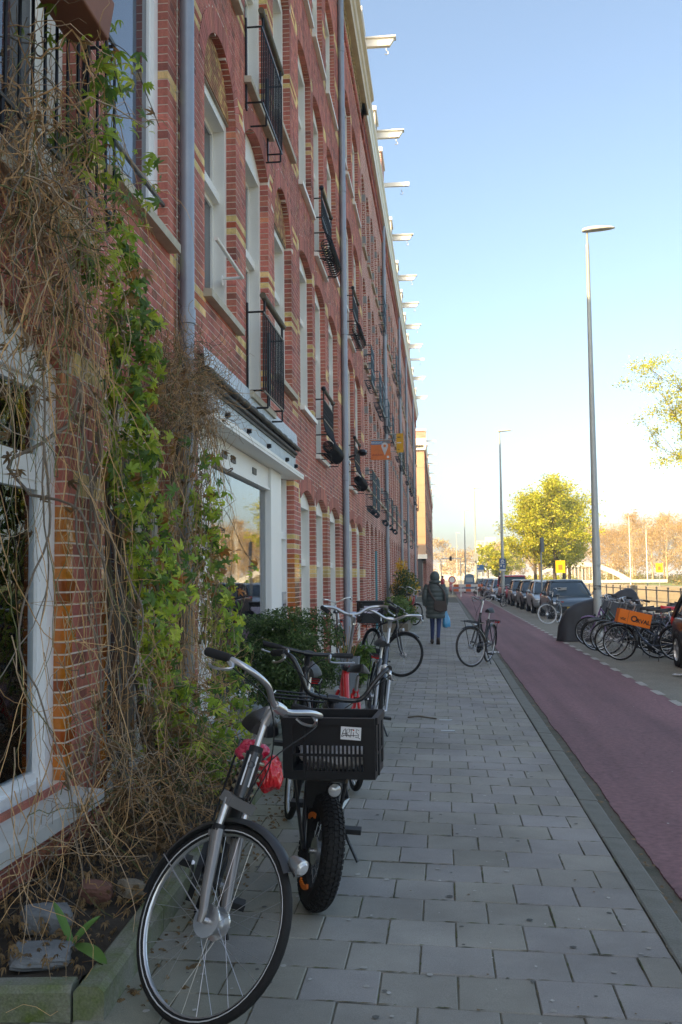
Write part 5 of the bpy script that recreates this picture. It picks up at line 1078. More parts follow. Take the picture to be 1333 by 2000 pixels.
# ================================================================ parked cars
CGL = glass_mat('car_glass', clear=False, base=(.03,.055,.075), refl=1.42)
def car(label, loc, psi, paintm, L=4.25, W=1.76, H=1.46, kind='hatch', name='parked_car', hi=False, cat='car'):
    t = thing(name, label, cat, (loc[0],loc[1],-.104), -R(psi), group='cars parked along the lane'); w_ = W/2; a = L/2
    van = kind == 'van'
    belt = .92 if not van else 1.02; hood = .82 if not van else .98
    st = [(-a,.80,.42,.70),(-a+.05,.90,.30,.84 if not van else belt-.02),(-a+.22,.965,.24,belt if kind != 'sedan' else belt-.02),(-a+.8,1.0,.22,belt),(-.2,1.0,.20,belt-.005),(a-1.35,1.0,.20,belt-.02),(a-1.05,.995,.21,hood+.03),(a-.55,.975,.22,hood-.06),(a-.22,.92,.24,hood-.16),(a-.06,.80,.28,hood-.27),(a,.66,.36,hood-.36)]
    q = MB(); vs = []; N = 13
    for y_,k,zl,zt in st:
        hw = w_*k; prof = [(-hw*.86,zl),(-hw*.97,zl+.08),(-hw,zl+.24),(-hw*.995,lerp(zl,zt,.68)),(-hw*.955,zt-.04),(-hw*.88,zt),(0,zt+.035)]
        vs += [(x,y_,z) for x,z in prof]+[(-x,y_,z) for x,z in prof[-2::-1]]
    fs = [(i*N+k,i*N+k+1,(i+1)*N+k+1,(i+1)*N+k) for i in range(len(st)-1) for k in range(N-1)]+[tuple(range(N)),tuple((len(st)-1)*N+k for k in range(N-1,-1,-1))]+[(i*N+N-1,i*N,(i+1)*N,(i+1)*N+N-1) for i in range(len(st)-1)]
    q.add(vs, fs); bo_ = q.build('body', paintm, t, 'all', fix=True); sb_ = bo_.modifiers.new('sub','SUBSURF'); sb_.levels = sb_.render_levels = 2
    # cabin
    yb0, yb1 = (-a+.12, a-.92); yr0, yr1 = (-a+.5, a-2.0)
    if kind == 'sedan': yb0, yr0 = -a+.62, -a+1.15
    if van: yb0, yr0, yb1, yr1 = -a+.06, -a+.14, a-1.0, a-1.6
    zb, zr = belt-.03, H; wb_, wr = w_*.94, w_*.72
    if van: wr = w_*.84
    def rg(k):
        y0, y1, ww, z = lerp(yb0,yr0,k), lerp(yb1,yr1,k), lerp(wb_,wr,k**1.3), lerp(zb,zr-.05,k)
        return [(-ww*.86,y0,z),(-ww*.98,y0+.16,z),(-ww,lerp(y0,y1,.5),z),(-ww*.985,y1-.3,z),(-ww*.84,y1,z),(0,y1+.09,z),(ww*.84,y1,z),(ww*.985,y1-.3,z),(ww,lerp(y0,y1,.5),z),(ww*.98,y0+.16,z),(ww*.86,y0,z),(0,y0-.05,z)]
    def loft12(rs, cap, name, m, parent):
        q = MB(); n = 12; q.add([p for r2 in rs for p in r2], [(i*n+k,i*n+(k+1)%n,(i+1)*n+(k+1)%n,(i+1)*n+k) for i in range(len(rs)-1) for k in range(n)]+([tuple((len(rs)-1)*n+k for k in range(n))] if cap else []))
        o = q.build(name, m, parent, 'all', fix=True); sb_ = o.modifiers.new('sub','SUBSURF'); sb_.levels = sb_.render_levels = 2; return o
    def grow(r2, g, dz): return [(x*g,lerp(cy_,y_,g),z+dz) for x,y_,z in r2]
    cy_ = (yr0+yr1)/2; gl_ = loft12([grow(rg(0),.99,-.1),rg(0),rg(.3),rg(.6),rg(.9),grow(rg(1.),.9,.02)], True, 'windows', CGL, t)
    r1 = rg(1.); cab = loft12([grow(rg(.93),1.025,0),grow(rg(.97),1.035,.02),grow(r1,.98,.045),grow(r1,.75,.06),grow(r1,.35,.07)], True, 'roof', paintm, t)
    for idx in (3,7): q = MB(); q.tube([V(rg(k)[idx]).lerp(V(rg(k)[idx+(1 if idx == 3 else -1)]),.55)*1.0+V((0,0,.0)) for k in (0,.3,.6,.9,1.)],.035,6); q.build('front_pillar', paintm, t, True)
    for idx in (2,8): q = MB(); q.tube([V(rg(k)[idx])*.99+V((0,0,.0)) for k in (0,.3,.6,.9,1.)],.04,6); q.build('door_pillar', BPL, t, True)
    for idx in (0,10): q = MB(); q.tube([V(rg(k)[idx]).lerp(V(rg(k)[1 if idx == 0 else 9]),.3) for k in (0,.3,.6,.9,1.)],.07 if not van else .12,6); q.build('rear_pillar', paintm, t, True)
    for sx in (-1,1):
        for y_ in (-a+.78, a-.82):
            q = MB(); q.lathe([(.0,0),(.36,0),(.37,.012),(.0,.014)],(sx*(w_-.055),y_,.315),(sx,0,0),20); q.lathe([(.36,-.04),(.375,.045),(.35,.047)],(sx*(w_-.055),y_,.315),(sx,0,0),20); q.build('wheel_arch', BPL, t)
            q = MB(); q.lathe([(.2,.03),(.29,.028),(.315,.0),(.315,-.17),(.2,-.18)],(sx*(w_-.02),y_,.315),(sx,0,0),24); wh = q.build('wheel', RUB, t, True)
            q = MB(); q.lathe([(.0,.02),(.05,.02),(.06,-.01),(.19,-.02),(.205,.03)],(sx*(w_-.02),y_,.315),(sx,0,0),20); 
            for k in range(5): an = 2*math.pi*k/5; q.obox((sx*(w_-.012),y_+.12*math.sin(an),.315+.12*math.cos(an)),(.02,.035,.17),Matrix.Rotation(-an,3,'X'))
            q.build('rim', ALU, wh)
        q = MB(); q.ball((sx*w_*.74,a-.16,hood-.22),.11,10,7,0,None,(1.25,.9,.55)); q.build('headlight', LENS, t, True)
        q = MB(); q.ball((sx*w_*.84,-a+.12,.80 if not van else .95),.12,10,7,0,None,(.75,.9,1.1 if not van else 1.6)); q.build('tail_light', REDL, t, True)
        q = MB(); q.ball((sx*(w_+.07),yb1-.5,belt+.07),.09,8,6,0,None,(1,.6,.75)); q.tube([(sx*(w_-.05),yb1-.48,belt),(sx*(w_+.05),yb1-.5,belt+.05)],.02,5); q.build('wing_mirror', paintm, t, True)
    q = MB(); q.box(-w_*.5,w_*.5,a-.06,a-.0+.01,.40,.50); q.box(-w_*.62,w_*.62,a-.09,a+.004,.24,.34); q.build('grille', BPL, t); q = MB(); q.box(-.26,.26,a+.005,a+.02,.37,.48); q.build('number_plate', mat('plate_yellow',(.5,.33,.03),.5), t)
    q = MB(); q.box(-.26,.26,-a-.018,-a-.003,.55,.66); q.build('number_plate', MATS['plate_yellow'], t)
    return t
P_DK = paint('car_dark',(.04,.07,.095),.4); P_SIL = paint('car_silver',(.40,.47,.52),.5); P_BLK = paint('car_black',(.012,.012,.014)); P_GRY = paint('car_grey',(.16,.17,.18),.5); P_RED = paint('car_red',(.45,.02,.04)); P_BLU = paint('car_blue',(.05,.10,.18),.3)
car('black car at the right edge, only its rear corner in the picture', (5.06,16.9), 180, P_BLK, L=4.3)
c1 = car('dark car facing the camera, parked behind the covered scooter', (4.92,40.0), 180, P_DK, L=4.4, W=1.84, H=1.5, kind='sedan', hi=True)
q = MB(); q.obox((.28,.93,1.13),(.34,.012,.16),Matrix.Rotation(R(-32),3,'X')); q.build('paper_notice', mat('paper',(.6,.6,.58),.8,col2=(.4,.4,.4),scale=20), c1)
car('silver car second in the line behind the dark car', (4.78,45.6), 180, P_SIL); car('black car third in the line behind the silver car', (4.70,51.0), 180, P_BLK); car('dark grey car fourth in the line, in front of the red van', (4.62,56.6), 180, P_GRY)
car('red van parked behind the second lamp post', (4.45,63.3), 180, P_RED, L=4.3, W=1.85, H=1.72, kind='van', name='parked_van', cat='van')
car('silver car behind the red van', (4.2,70), 180, P_SIL); car('blue car further behind the red van', (4.1,76.5), 180, P_BLU); car('dark blue-grey car near the end of the parked line', (4.0,83), 180, P_GRY); car('dark car last in the parked line', (3.8,92), 180, P_DK)
# small blue microcar on the lane
m = thing('microcar','small upright blue microcar seen from behind, far down the lane','microcar',(2.65,101,-.1)); PB = paint('micro_blue',(.06,.16,.25)); q = MB()
vs = []; prof = [(-.5,.35),(-.53,.8),(-.5,1.5),(-.42,1.82),(0,1.95),(.42,1.82),(.5,1.5),(.53,.8),(.5,.35)]
q.prism(prof,-1.1,1.1,'y'); q.build('body', PB, m, bevel=.05); q = MB(); q.box(-.36,.36,-1.12,-1.105,1.1,1.55); q.build('rear_window', mat('pale_pane',(.4,.48,.52),.2), m)
for sx in (-1,1):
    for y_ in (-.7,.7): q = MB(); q.lathe([(0,.02),(.22,.02),(.24,0),(.24,-.12),(0,-.12)],(sx*.5,y_,.24),(sx,0,0),16); q.build('wheel', RUB, m, True)
    q = MB(); q.box(sx*.42-.05,sx*.42+.05,-1.115,-1.1,.6,.75); q.build('tail_light', REDL, m)
# scooter under a black cover beside the lamp post
q = MB(); nu, nv = 46, 22; vs = []
def cover(u, v):
    """u along the machine (0 front/left .. 1), v across from hem to hem"""
    x = lerp(-1.08,1.0,u); prof = [(0,.6),(.08,.74),(.2,.9),(.34,1.02),(.46,1.12),(.58,1.1),(.72,1.24),(.84,1.32),(.93,1.2),(1,.8)]
    for (a_,za),(b_,zb) in zip(prof,prof[1:]):
        if a_ <= u <= b_: h = lerp(za,zb,(u-a_)/(b_-a_)); break
    e = min(1,(math.sin(math.pi*u)+.001)**.35); an = lerp(-1,1,v); wd = (.34+.12*abs(an)**2)*e; sh = 1-abs(an)**2.4; h *= min(1,(min(u,1-u)*9+.001))**.3
    fold = .11*mnoise.noise(V((u*9,an*1.5,1)))*abs(an)+.05*math.sin(u*26+an*4)*abs(an)**2; z = h*sh*(.96+.04*mnoise.noise(V((u*6,v*4,0))))
    return (x*(1 if abs(an) < .9 else 1.02), (math.copysign(1,an)*wd*abs(an)**.55)+fold, max(.01,z))
for i in range(nu+1):
    for j in range(nv+1): vs.append(cover(i/nu,j/nv))
q.add(vs,[(i*(nv+1)+j,(i+1)*(nv+1)+j,(i+1)*(nv+1)+j+1,i*(nv+1)+j+1) for i in range(nu) for j in range(nv)]+[tuple(j for j in range(nv+1)),tuple(nu*(nv+1)+j for j in range(nv,-1,-1))])
o = q.build('covered_scooter', mat('cover_cloth',(.02,.022,.028),.62,col2=(.028,.03,.036),scale=5,bump=.3,bscale=14), None, 'all'); o.location = (4.05,25.6,-.10); o.scale = (1.1,1.05,1.05); o.rotation_euler = (0,0,R(6)); tag(o,'scooter under a black fabric cover beside the lamp post','scooter')
# ================================================================ the walker
def skin_body(name, J, E, root, m, parent, sub=2):
    me = bpy.data.meshes.new(name); keys = list(J); me.from_pydata([J[k][0] for k in keys], [(keys.index(a),keys.index(b)) for a,b in E], []); o = bpy.data.objects.new(name, me); COL.objects.link(o); o.parent = parent
    md = o.modifiers.new('skin','SKIN'); md.use_smooth_shade = True; sv = me.skin_vertices[0].data if me.skin_vertices else None
    if sv is None:
        bpy.context.view_layer.objects.active = o; me.attributes; 
    for i,k in enumerate(keys): me.skin_vertices[0].data[i].radius = J[k][1] if isinstance(J[k][1],tuple) else (J[k][1],J[k][1]); me.skin_vertices[0].data[i].use_root = (k == root)
    s = o.modifiers.new('sub','SUBSURF'); s.levels = sub; s.render_levels = sub; me.materials.append(m); return o
w_ = thing('person','woman in a hooded dark green quilted coat and jeans walking away with a blue bag','person',(-.195,23.0,.006))
SKIN = mat('skin',(.45,.24,.17),.55); COAT = mat('quilted_coat',(.07,.092,.088),.5,col2=(.05,.068,.066),scale=9,bump=.3,bscale=25); JEANS = mat('jeans',(.03,.05,.13),.85,col2=(.02,.035,.10),scale=18); SHOE = mat('brown_shoe',(.05,.032,.024),.6); BAG = mat('brown_bag',(.06,.038,.032),.55,col2=(.04,.026,.022))
# body: one continuous surface, mid-stride (left foot flat, right heel lifting)
bm_J = {'pelvis':((0,0,.90),(.13,.10)),'waist':((0,.01,1.06),(.115,.09)),'chest':((0,.03,1.28),(.14,.10)),'neck':((0,.05,1.43),.05),'head0':((0,.06,1.52),(.07,.08)),'head1':((0,.065,1.62),(.07,.085)),
 'shL':((-.16,.03,1.36),.055),'elL':((-.225,-.01,1.12),.04),'wrL':((-.215,.07,.90),.026),'haL':((-.212,.09,.85),(.018,.034)),
 'shR':((.16,.03,1.36),.055),'elR':((.235,.0,1.11),.04),'wrR':((.225,.06,.90),.026),'haR':((.224,.07,.85),(.018,.034)),
 'hiL':((-.085,0,.86),.085),'knL':((-.075,.07,.48),.058),'anL':((-.085,.08,.10),.042),'toL':((-.095,.20,.045),.036),
 'hiR':((.085,0,.86),.085),'knR':((.075,.02,.47),.058),'anR':((.055,-.16,.15),.042),'toR':((.055,-.07,.045),.036)}
E_ = [('pelvis','waist'),('waist','chest'),('chest','neck'),('neck','head0'),('head0','head1'),('chest','shL'),('shL','elL'),('elL','wrL'),('wrL','haL'),('chest','shR'),('shR','elR'),('elR','wrR'),('wrR','haR'),('pelvis','hiL'),('hiL','knL'),('knL','anL'),('anL','toL'),('pelvis','hiR'),('hiR','knR'),('knR','anR'),('anR','toR')]
me = bpy.data.meshes.new('body'); ks = list(bm_J); bm = bmesh.new(); sl_ = bm.verts.layers.skin.verify(); vv = {}
for k in ks:
    v = bm.verts.new(bm_J[k][0]); rr = bm_J[k][1]; v[sl_].radius = rr if isinstance(rr,tuple) else (rr,rr); v[sl_].use_root = (k == 'pelvis'); vv[k] = v
for a,b in E_: bm.edges.new((vv[a],vv[b]))
bm.to_mesh(me); bm.free(); me.materials.append(JEANS); bo = bpy.data.objects.new('body',me); COL.objects.link(bo); bo.parent = w_; md = bo.modifiers.new('skin','SKIN'); md.use_smooth_shade = True; sb = bo.modifiers.new('sub','SUBSURF'); sb.levels = sb.render_levels = 2
def loft(rings, n=20, closed=True):
    q = MB(); vs = []
    for cx,cy,z,rx,ry in rings:
        for j in range(n): a = 2*math.pi*j/n; vs.append((cx+rx*math.cos(a),cy+ry*math.sin(a),z))
    q.add(vs,[(i*n+j,i*n+(j+1)%n,(i+1)*n+(j+1)%n,(i+1)*n+j) for i in range(len(rings)-1) for j in range(n)]); 
    if closed: q.f.append(tuple(range(n-1,-1,-1))); q.f.append(tuple((len(rings)-1)*n+j for j in range(n))); q.m += [0,0]; q.c += [None,None]
    return q
rings = []; z0, z1 = .60, 1.40; nb = 8
for b in range(nb):
    for k in range(5):
        t = (b+k/5)/nb; z = lerp(z0,z1,t); pf = .018*math.sin(math.pi*k/5)**.7; base = [(0,.205,.17),(.15,.215,.175),(.45,.185,.155),(.7,.19,.15),(.88,.195,.14),(1,.12,.10)]
        for (a,rx0,ry0),(c,rx1,ry1) in zip(base,base[1:]):
            if a <= t <= c: rx, ry = lerp(rx0,rx1,(t-a)/(c-a)), lerp(ry0,ry1,(t-a)/(c-a)); break
        rings.append((.0,.015,z,rx+pf,ry+pf))
rings.append((0,.035,1.43,.085,.085)); co = loft(rings,24).build('coat', COAT, w_, 'all')
for sx in (-1,1):
    q = MB(); S = [V((sx*.15,.03,1.37)),V((sx*.205,.015,1.25)),V((sx*.24,-.005,1.11)),V((sx*.228,.045,.96)),V((sx*.222,.062,.90))]; P = spline(S,7); n = len(P); q.tube(P,[lerp(.085,.058,i/(n-1))+.010*abs(math.sin(i*math.pi/3.5)) for i in range(n)],14); q.build('sleeve', COAT, co, 'all')
q = MB(); q.ball((0,.045,1.565),.135,18,12,0,None,(.86,1.0,1.02)); q.ball((0,-.005,1.45),.14,16,10,0,None,(1.02,.72,.42)); q.tube([(.075,.13,1.47),(.09,.15,1.57),(.05,.165,1.66),(-.05,.165,1.66),(-.09,.15,1.57),(-.075,.13,1.47)],.022,8); q.build('hood', COAT, w_, 'all')
for sx,x,y_,z in ((-1,-.212,.085,.865),(1,.224,.07,.865)):
    q = MB(); q.ball((x,y_,z),.042,10,8,0,None,(.5,.85,1.05))
    for i,(dy,L) in enumerate(((-.026,.058),(-.009,.07),(.009,.072),(.026,.062))): q.tube([(x,y_+dy,z-.025),(x-sx*.006,y_+dy,z-.025-L*.55),(x-sx*.024,y_+dy+.004,z-.025-L*(.9 if sx < 0 else .75))],[.0095,.009,.0075],6)
    q.tube([(x-sx*.008,y_+.03,z+.005),(x-sx*.02,y_+.05,z-.025),(x-sx*.03,y_+.048,z-.05)],[.011,.0105,.008],6); q.build('hand', SKIN, w_, 'all')
for sx,a,tip,pitch in ((-1,(-.088,.075,.05),(0,.2),0),(1,(.055,-.135,.09),(0,.2),-48)):
    q = MB(); vs = []; st = [(-.085,.036,.075,.05),(-.05,.042,.075,.075),(.02,.042,.05,.07),(.09,.048,.03,.05),(.15,.042,.018,.035),(.178,.022,.01,.02)]
    M_ = Matrix.Translation(a) @ Matrix.Rotation(R(pitch),4,'X'); q.T = M_
    rg = []; n = 10
    for y_,hw,zt,_ in st:
        for j in range(n): an = 2*math.pi*j/n; zz = math.sin(an); rg.append((hw*math.cos(an), y_, (zt*zz if zz > 0 else .045*zz)))
    q.add(rg,[(i*n+j,i*n+(j+1)%n,(i+1)*n+(j+1)%n,(i+1)*n+j) for i in range(len(st)-1) for j in range(n)]+[tuple(range(n-1,-1,-1)),tuple((len(st)-1)*n+j for j in range(n))]); q.build('shoe', SHOE, w_, 'all', fix=True)
bg_ = thing('shoulder_bag','dark brown shoulder bag on the right hip of the walking woman','bag',(-.195+.12,23.0-.20,.80)); q = MB(); q.prism([(-.15,.0),(-.16,.14),(-.12,.22),(.12,.20),(.16,.12),(.15,-.02),(.0,-.05)],-.05,.05,'y'); q.build('pouch', BAG, bg_, bevel=.025); q = MB(); q.prism([(-.155,.1),(-.125,.23),(.125,.21),(.158,.08),(0,.06)],-.058,-.052,'y'); q.build('flap', BAG, bg_)
q = MB(); q.tube(spline([(-.11,0,.2),(-.23,.02,.4),(-.27,.08,.56),(-.22,.2,.64)],6),.011,6,flat=2.2); q.tube(spline([(.12,0,.2),(.1,.04,.4),(-.02,.08,.57),(-.13,.2,.64)],6),.009,6,flat=2.); q.build('strap', BAG, bg_, True)
pb = thing('carrier_bag','blue plastic carrier bag held in the right hand of the walking woman','bag',(.035,23.08,.38)); q = MB(); vs = []; n = 18; lv = [(.0,.055,.04),(.03,.085,.06),(.12,.095,.065),(.22,.075,.05),(.32,.05,.03),(.40,.028,.015),(.45,.02,.012)]
for z,rx,ry in lv:
    for j in range(n): a = 2*math.pi*j/n; k = 1+.16*math.sin(3*a+z*9)+.10*math.sin(7*a-z*20); vs.append((rx*k*math.cos(a)+.02*(1-z*2),ry*k*math.sin(a),z))
q.add(vs,[(i*n+j,i*n+(j+1)%n,(i+1)*n+(j+1)%n,(i+1)*n+j) for i in range(len(lv)-1) for j in range(n)]+[tuple(range(n-1,-1,-1))]); q.build('bag', mat('blue_plastic',(.03,.36,.62),.35,col2=(.02,.28,.5),scale=10,coat=.4,bump=.5,bscale=30), pb, 'all'); q = MB(); q.ball((.02,0,.02),.06,10,6,0,None,(1.2,.9,.5)); q.build('contents', mat('pale_goods',(.5,.48,.44),.7), pb, True)
# ================================================================ street furniture
POLE = mat('lamp_grey',(.40,.43,.42),.5,.2,col2=(.34,.37,.36),scale=5); HEAD = mat('lamp_head_white',(.72,.71,.66),.45,col2=(.66,.65,.6))
def lamp(label, x, y_, h=10.45, band=False):
    t = thing('street_lamp', label, 'street lamp', (x,y_,-.1), group='street lamps along the lane'); q = MB(); q.tube([(0,0,0),(0,0,2.6),(0,0,2.62),(0,0,h-.35),(0,0,h-.3),(0,0,h)],[.105,.10,.088,.045,.03,.03],16); q.lathe([(.1,1.9),(.106,1.9),(.106,1.94),(.1,1.94)],(0,0,0),(0,0,1),16); p = q.build('pole', POLE, t, True)
    if band:
        q = MB(); q.lathe([(.1025,1.25),(.1025,1.42)],(0,0,0),(0,0,1),16); q.build('worn_stickers', mat('sticker_wear',(.34,.35,.33),.7,col2=(.06,.06,.06),scale=14,contrast=.07), p)
        q = MB(); q.box(-.03,.03,-.1,-.085,.5,.75); q.build('service_hatch', POLE, p)
    q = MB(); vs = []; st = [(-.1,.05,.05,.04),(-.06,.09,.075,.06),(.1,.125,.10,.07),(.4,.13,.085,.06),(.62,.095,.05,.045),(.72,.04,.02,.02)]; n = 12
    for xx,hw,zt,zb in st:
        for j in range(n): a = 2*math.pi*j/n; s = math.sin(a); vs.append((xx, hw*math.cos(a), (zt*s if s > 0 else zb*.55*s)+.06*xx))
    q.add(vs,[(i*n+j,i*n+(j+1)%n,(i+1)*n+(j+1)%n,(i+1)*n+j) for i in range(len(st)-1) for j in range(n)]+[tuple(range(n-1,-1,-1)),tuple((len(st)-1)*n+j for j in range(n))]); o = q.build('lamp_head', HEAD, t, 'all', fix=True); o.location = (-.02,0,h+.02)
    return t
lamp('tall grey street lamp nearest the camera, beside the covered scooter',3.82,24.9,band=True)
l2 = lamp('second street lamp, carrying a blue parking sign',3.40,56.5,10.0); lamp('third street lamp, far behind the second',3.1,93,10.0); lamp('fourth street lamp, beyond the microcar',2.9,128,10.2); lamp('fifth street lamp, thin in the distance',2.7,190,10)
BLUE = mat('sign_blue',(.02,.11,.30),.4); SW = mat('sign_white',(.75,.76,.77),.45)
t = thing('parking_sign','blue parking sign with white symbols on the second lamp post','sign',(3.40,56.36,1.85)); q = MB(); q.box(-.19,.17,-.015,.015,.12,.72); q.build('board', BLUE, t); q = MB(); q.box(-.19,.17,-.015,.015,0,.115); q.build('lower_board', SW, t)
q = MB(); q.torus((-.01,-.018,.56),(0,1,0),.075,.02,20,6,wide=.15); q.build('ring', SW, t); text('P', .13, SW, t, Matrix.Translation((-.01,-.018,.56))@FACE)
q = MB(); q.box(-.14,.12,-.0185,-.0155,.42,.445); q.box(-.13,-.05,-.0185,-.0155,.26,.36); q.box(.03,.10,-.0185,-.0155,.20,.34); q.build('pictogram', SW, t)
t = thing('sign_post','slim grey post with a dark sign board turned edge-on, before the parked cars','sign',(4.2,42.5,-.1)); q = MB(); q.tube([(0,0,0),(0,0,3.3)],.035,8); q.build('post', POLE, t, True); q = MB(); q.obox((.06,0,3.0),(.32,.03,.62),Matrix.Rotation(R(62),3,'Z')); q.build('board', mat('sign_back',(.08,.11,.15),.5), t)
# striped barrier across the cycle path
t = thing('road_barrier','red and white striped barrier across the cycle path','barrier',(2.05,81.5,-.1)); OR = mat('barrier_orange',(.75,.13,.02),.5); WB = mat('barrier_white',(.78,.76,.72),.5)
for z in (.42,.80):
    q = MB(); q.box(-1.2,1.2,-.02,.02,z,z+.22); b = q.build('board', WB, t)
    for a in (-1.2,-.2,.8): q = MB(); q.box(a,a+.42,-.024,-.021,z+.003,z+.217); q.build('orange_panel', OR, b)
for x in (-.6,.75): q = MB(); q.box(x-.05,x+.05,.022,.07,.0,1.02); q.box(x-.06,x+.06,-.35,.4,-.0,.06); q.build('leg', WB, t)
# signs on the houses
t = thing('sale_sign','orange sale sign lettered VERKOCHT sticking out from the house wall','sign',(XF,27.0,4.85)); q = MB(); q.box(.05,.60,-.012,.012,0,.55); q.build('board', mat('sign_orange',(.80,.20,.05),.5), t)
q = MB(); q.box(.06,.38,-.0155,-.0125,.43,.535); q.build('blue_band', mat('band_blue',(.03,.22,.42),.5), t); q = MB(); q.box(.38,.595,-.0155,-.0125,.45,.545); q.build('grey_band', mat('band_grey',(.2,.2,.21),.5), t); text('RKOCHT', .075, SW, t, Matrix.Translation((.215,-.017,.48))@FACE, bold=.001)
q = MB(); q.prism([(.44+.095*math.cos(a),.39+.095*math.sin(a)) for a in [R(-20+i*22) for i in range(11)]]+[(.44,.12)],-.0165,-.0130,'y'); pin = q.build('map_pin', mat('pin_grey',(.62,.62,.64),.5), t); q = MB(); q.lathe([(0,0),(.04,0),(.04,.002),(0,.002)],(.44,-.0185,.39),(0,1,0),14); q.build('pin_hole', MATS['sign_orange'], pin)
q = MB(); [q.box(.08+i*.035,.105+i*.035,-.0155,-.0125,.12,.15+.02*(i%2)) for i in range(9)]; q.build('small_print', mat('letter_red',(.5,.08,.03),.5), t); q = MB(); q.box(.5,.56,-.0155,-.0125,.05,.11); q.build('small_logo', SW, t); q = MB(); q.tube([(-.02,0,.57),(.62,0,.57)],.012,6); q.tube([(-.02,0,-.02),(.1,0,-.02)],.01,6); q.build('bracket', POLE, t, True)
t = thing('yellow_sign','yellow upright sign hung on the wall high above the pavement','sign',(XF,36.0,6.2)); q = MB(); q.box(.36,.62,-.012,.012,0,.72); q.build('board', mat('sign_yellow',(.80,.38,.01),.5), t); q = MB(); q.box(.40,.52,-.0155,-.0125,.56,.585); q.box(.40,.47,-.0155,-.0125,.10,.12); q.build('dark_mark', INK, t); q = MB(); q.box(.38,.54,-.0155,-.0125,.35,.385); q.build('white_mark', SW, t); q = MB(); q.tube([(0,0,.7),(.4,0,.7)],.014,6); q.tube([(0,0,.05),(.4,0,.05)],.014,6); q.build('bracket', POLE, t, True)
t = thing('entry_sign','round white sign with a red ring in front of the barrier, far off','sign',(.78,87,-.1)); q = MB(); q.tube([(0,0,0),(0,0,1.2)],.03,6); q.build('post', POLE, t); q = MB(); q.lathe([(0,0),(.33,0),(.33,.02),(0,.02)],(0,-.04,1.38),(0,1,0),24); q.build('disc', SW, t); q = MB(); q.torus((0,-.05,1.38),(0,1,0),.29,.045,24,6,wide=.3); q.build('red_ring', mat('sign_red',(.6,.03,.03),.5), t)
t = thing('direction_sign','blue and white direction sign on two posts, far down the lane','sign',(4.2,112,-.1)); q = MB(); q.box(-.42,.42,-.02,.02,2.15,2.95); q.build('board', mat('dir_blue',(.03,.25,.60),.4), t); q = MB(); q.box(-.42,.42,-.026,-.022,2.16,2.4); q.box(-.38,-.1,-.026,-.022,2.6,2.85); q.build('white_field', SW, t)
for x in (-.3,.3): q = MB(); q.tube([(x,.04,0),(x,.04,2.9)],.035,6); q.build('post', POLE, t)
t = thing('signal_gantry','white portal with a traffic light over the far junction','gantry',(1.2,150,-.1)); q = MB(); q.tube([(-1.5,0,0),(-1.5,0,4.4)],.07,8); q.tube([(1.5,0,0),(1.5,0,4.4)],.07,8); q.tube([(-1.5,0,4.4),(1.5,0,4.4)],.07,8); q.build('frame', SW, t, True); q = MB(); q.box(-.2,.15,-.15,.1,4.05,4.75); q.build('traffic_light', BPL, t)
t = thing('signal_cabinet','grey signal box strapped high on the third street lamp','signal box',(3.1,92.8,3.0)); q = MB(); q.box(-.22,.22,-.25,-.02,0,.75); q.build('case', POLE, t, bevel=.03)
t = thing('cable_pole','thin turquoise rod standing against the wall beside the third drainpipe','rod',(-1.83,26.8,.0)); q = MB(); q.tube([(0,0,0),(0,0,2.3)],.03,6); q.build('rod', mat('turquoise',(.03,.26,.32),.5), t)
# quay railing
t = thing('quay_railing','low iron railing along the edge of the canal','railing',(8.45,20,.04)); RL = mat('rail_paint',(.30,.27,.23),.7,col2=(.2,.17,.14)); q = MB(); y_ = 0
for z in (.45,.9): q = MB(); q.tube([(0,-20,z),(0,180,z)],.022,6); q.build('rail', RL, t)
for i in range(90): q = MB(); q.tube([(0,-16+i*2,0),(0,-16+i*2,.98)],.03,6); q.ball((0,-16+i*2,1.0),.045,6,4); q.build('post', RL, t)
# bridge, poles, yellow signs across the canal
WHB = mat('bridge_white',(.80,.78,.74),.5)
t = thing('arch_bridge','low white arch bridge spanning the canal','bridge',(18.7,140,-.1))
for sg in (-1,1):
    q = MB(); N = 30; top = [(lerp(-7.2,7.2,i/N), 1.0+2.5*(1-(2*i/N-1)**2)) for i in range(N+1)]; q.prism(top+[(x,z-.45) for x,z in reversed(top)], sg*1.7-.15, sg*1.7+.15, 'y'); q.build('arch', WHB, t, True)
q = MB(); q.box(-9,12,-1.8,1.8,.55,.95); q.build('deck', WHB, t)
for i in range(15): q = MB(); x = lerp(-6.6,6.6,i/14); q.box(x-.04,x+.04,-1.74,-1.66,.95,1.05+2.3*(1-(x/7.2)**2)); q.build('hanger', WHB, t)
for i,(x,y_,h) in enumerate(((22.6,121,8.9),(26.6,118,7.0),(30.5,120,9.2))):
    t = thing('white_mast','slender white mast across the canal, '+('in front of the bare trees','shorter one left of the right-most mast','right-most of the three')[i],'mast',(x if x > 27 else 27.6+i*1.2,y_+i*2 if x > 27 else 148-i*6,-.1)); q = MB(); q.tube([(0,0,0),(0,0,h*1.15)],[.09,.05],8); q.build('pole', WHB, t, True); q = MB(); q.lathe([(.0,0),(.18,0),(.18,.06),(0,.06)],(0,0,0),(0,0,1),10); q.build('foot', WHB, t)
YS = mat('road_yellow',(.85,.55,.02),.5)
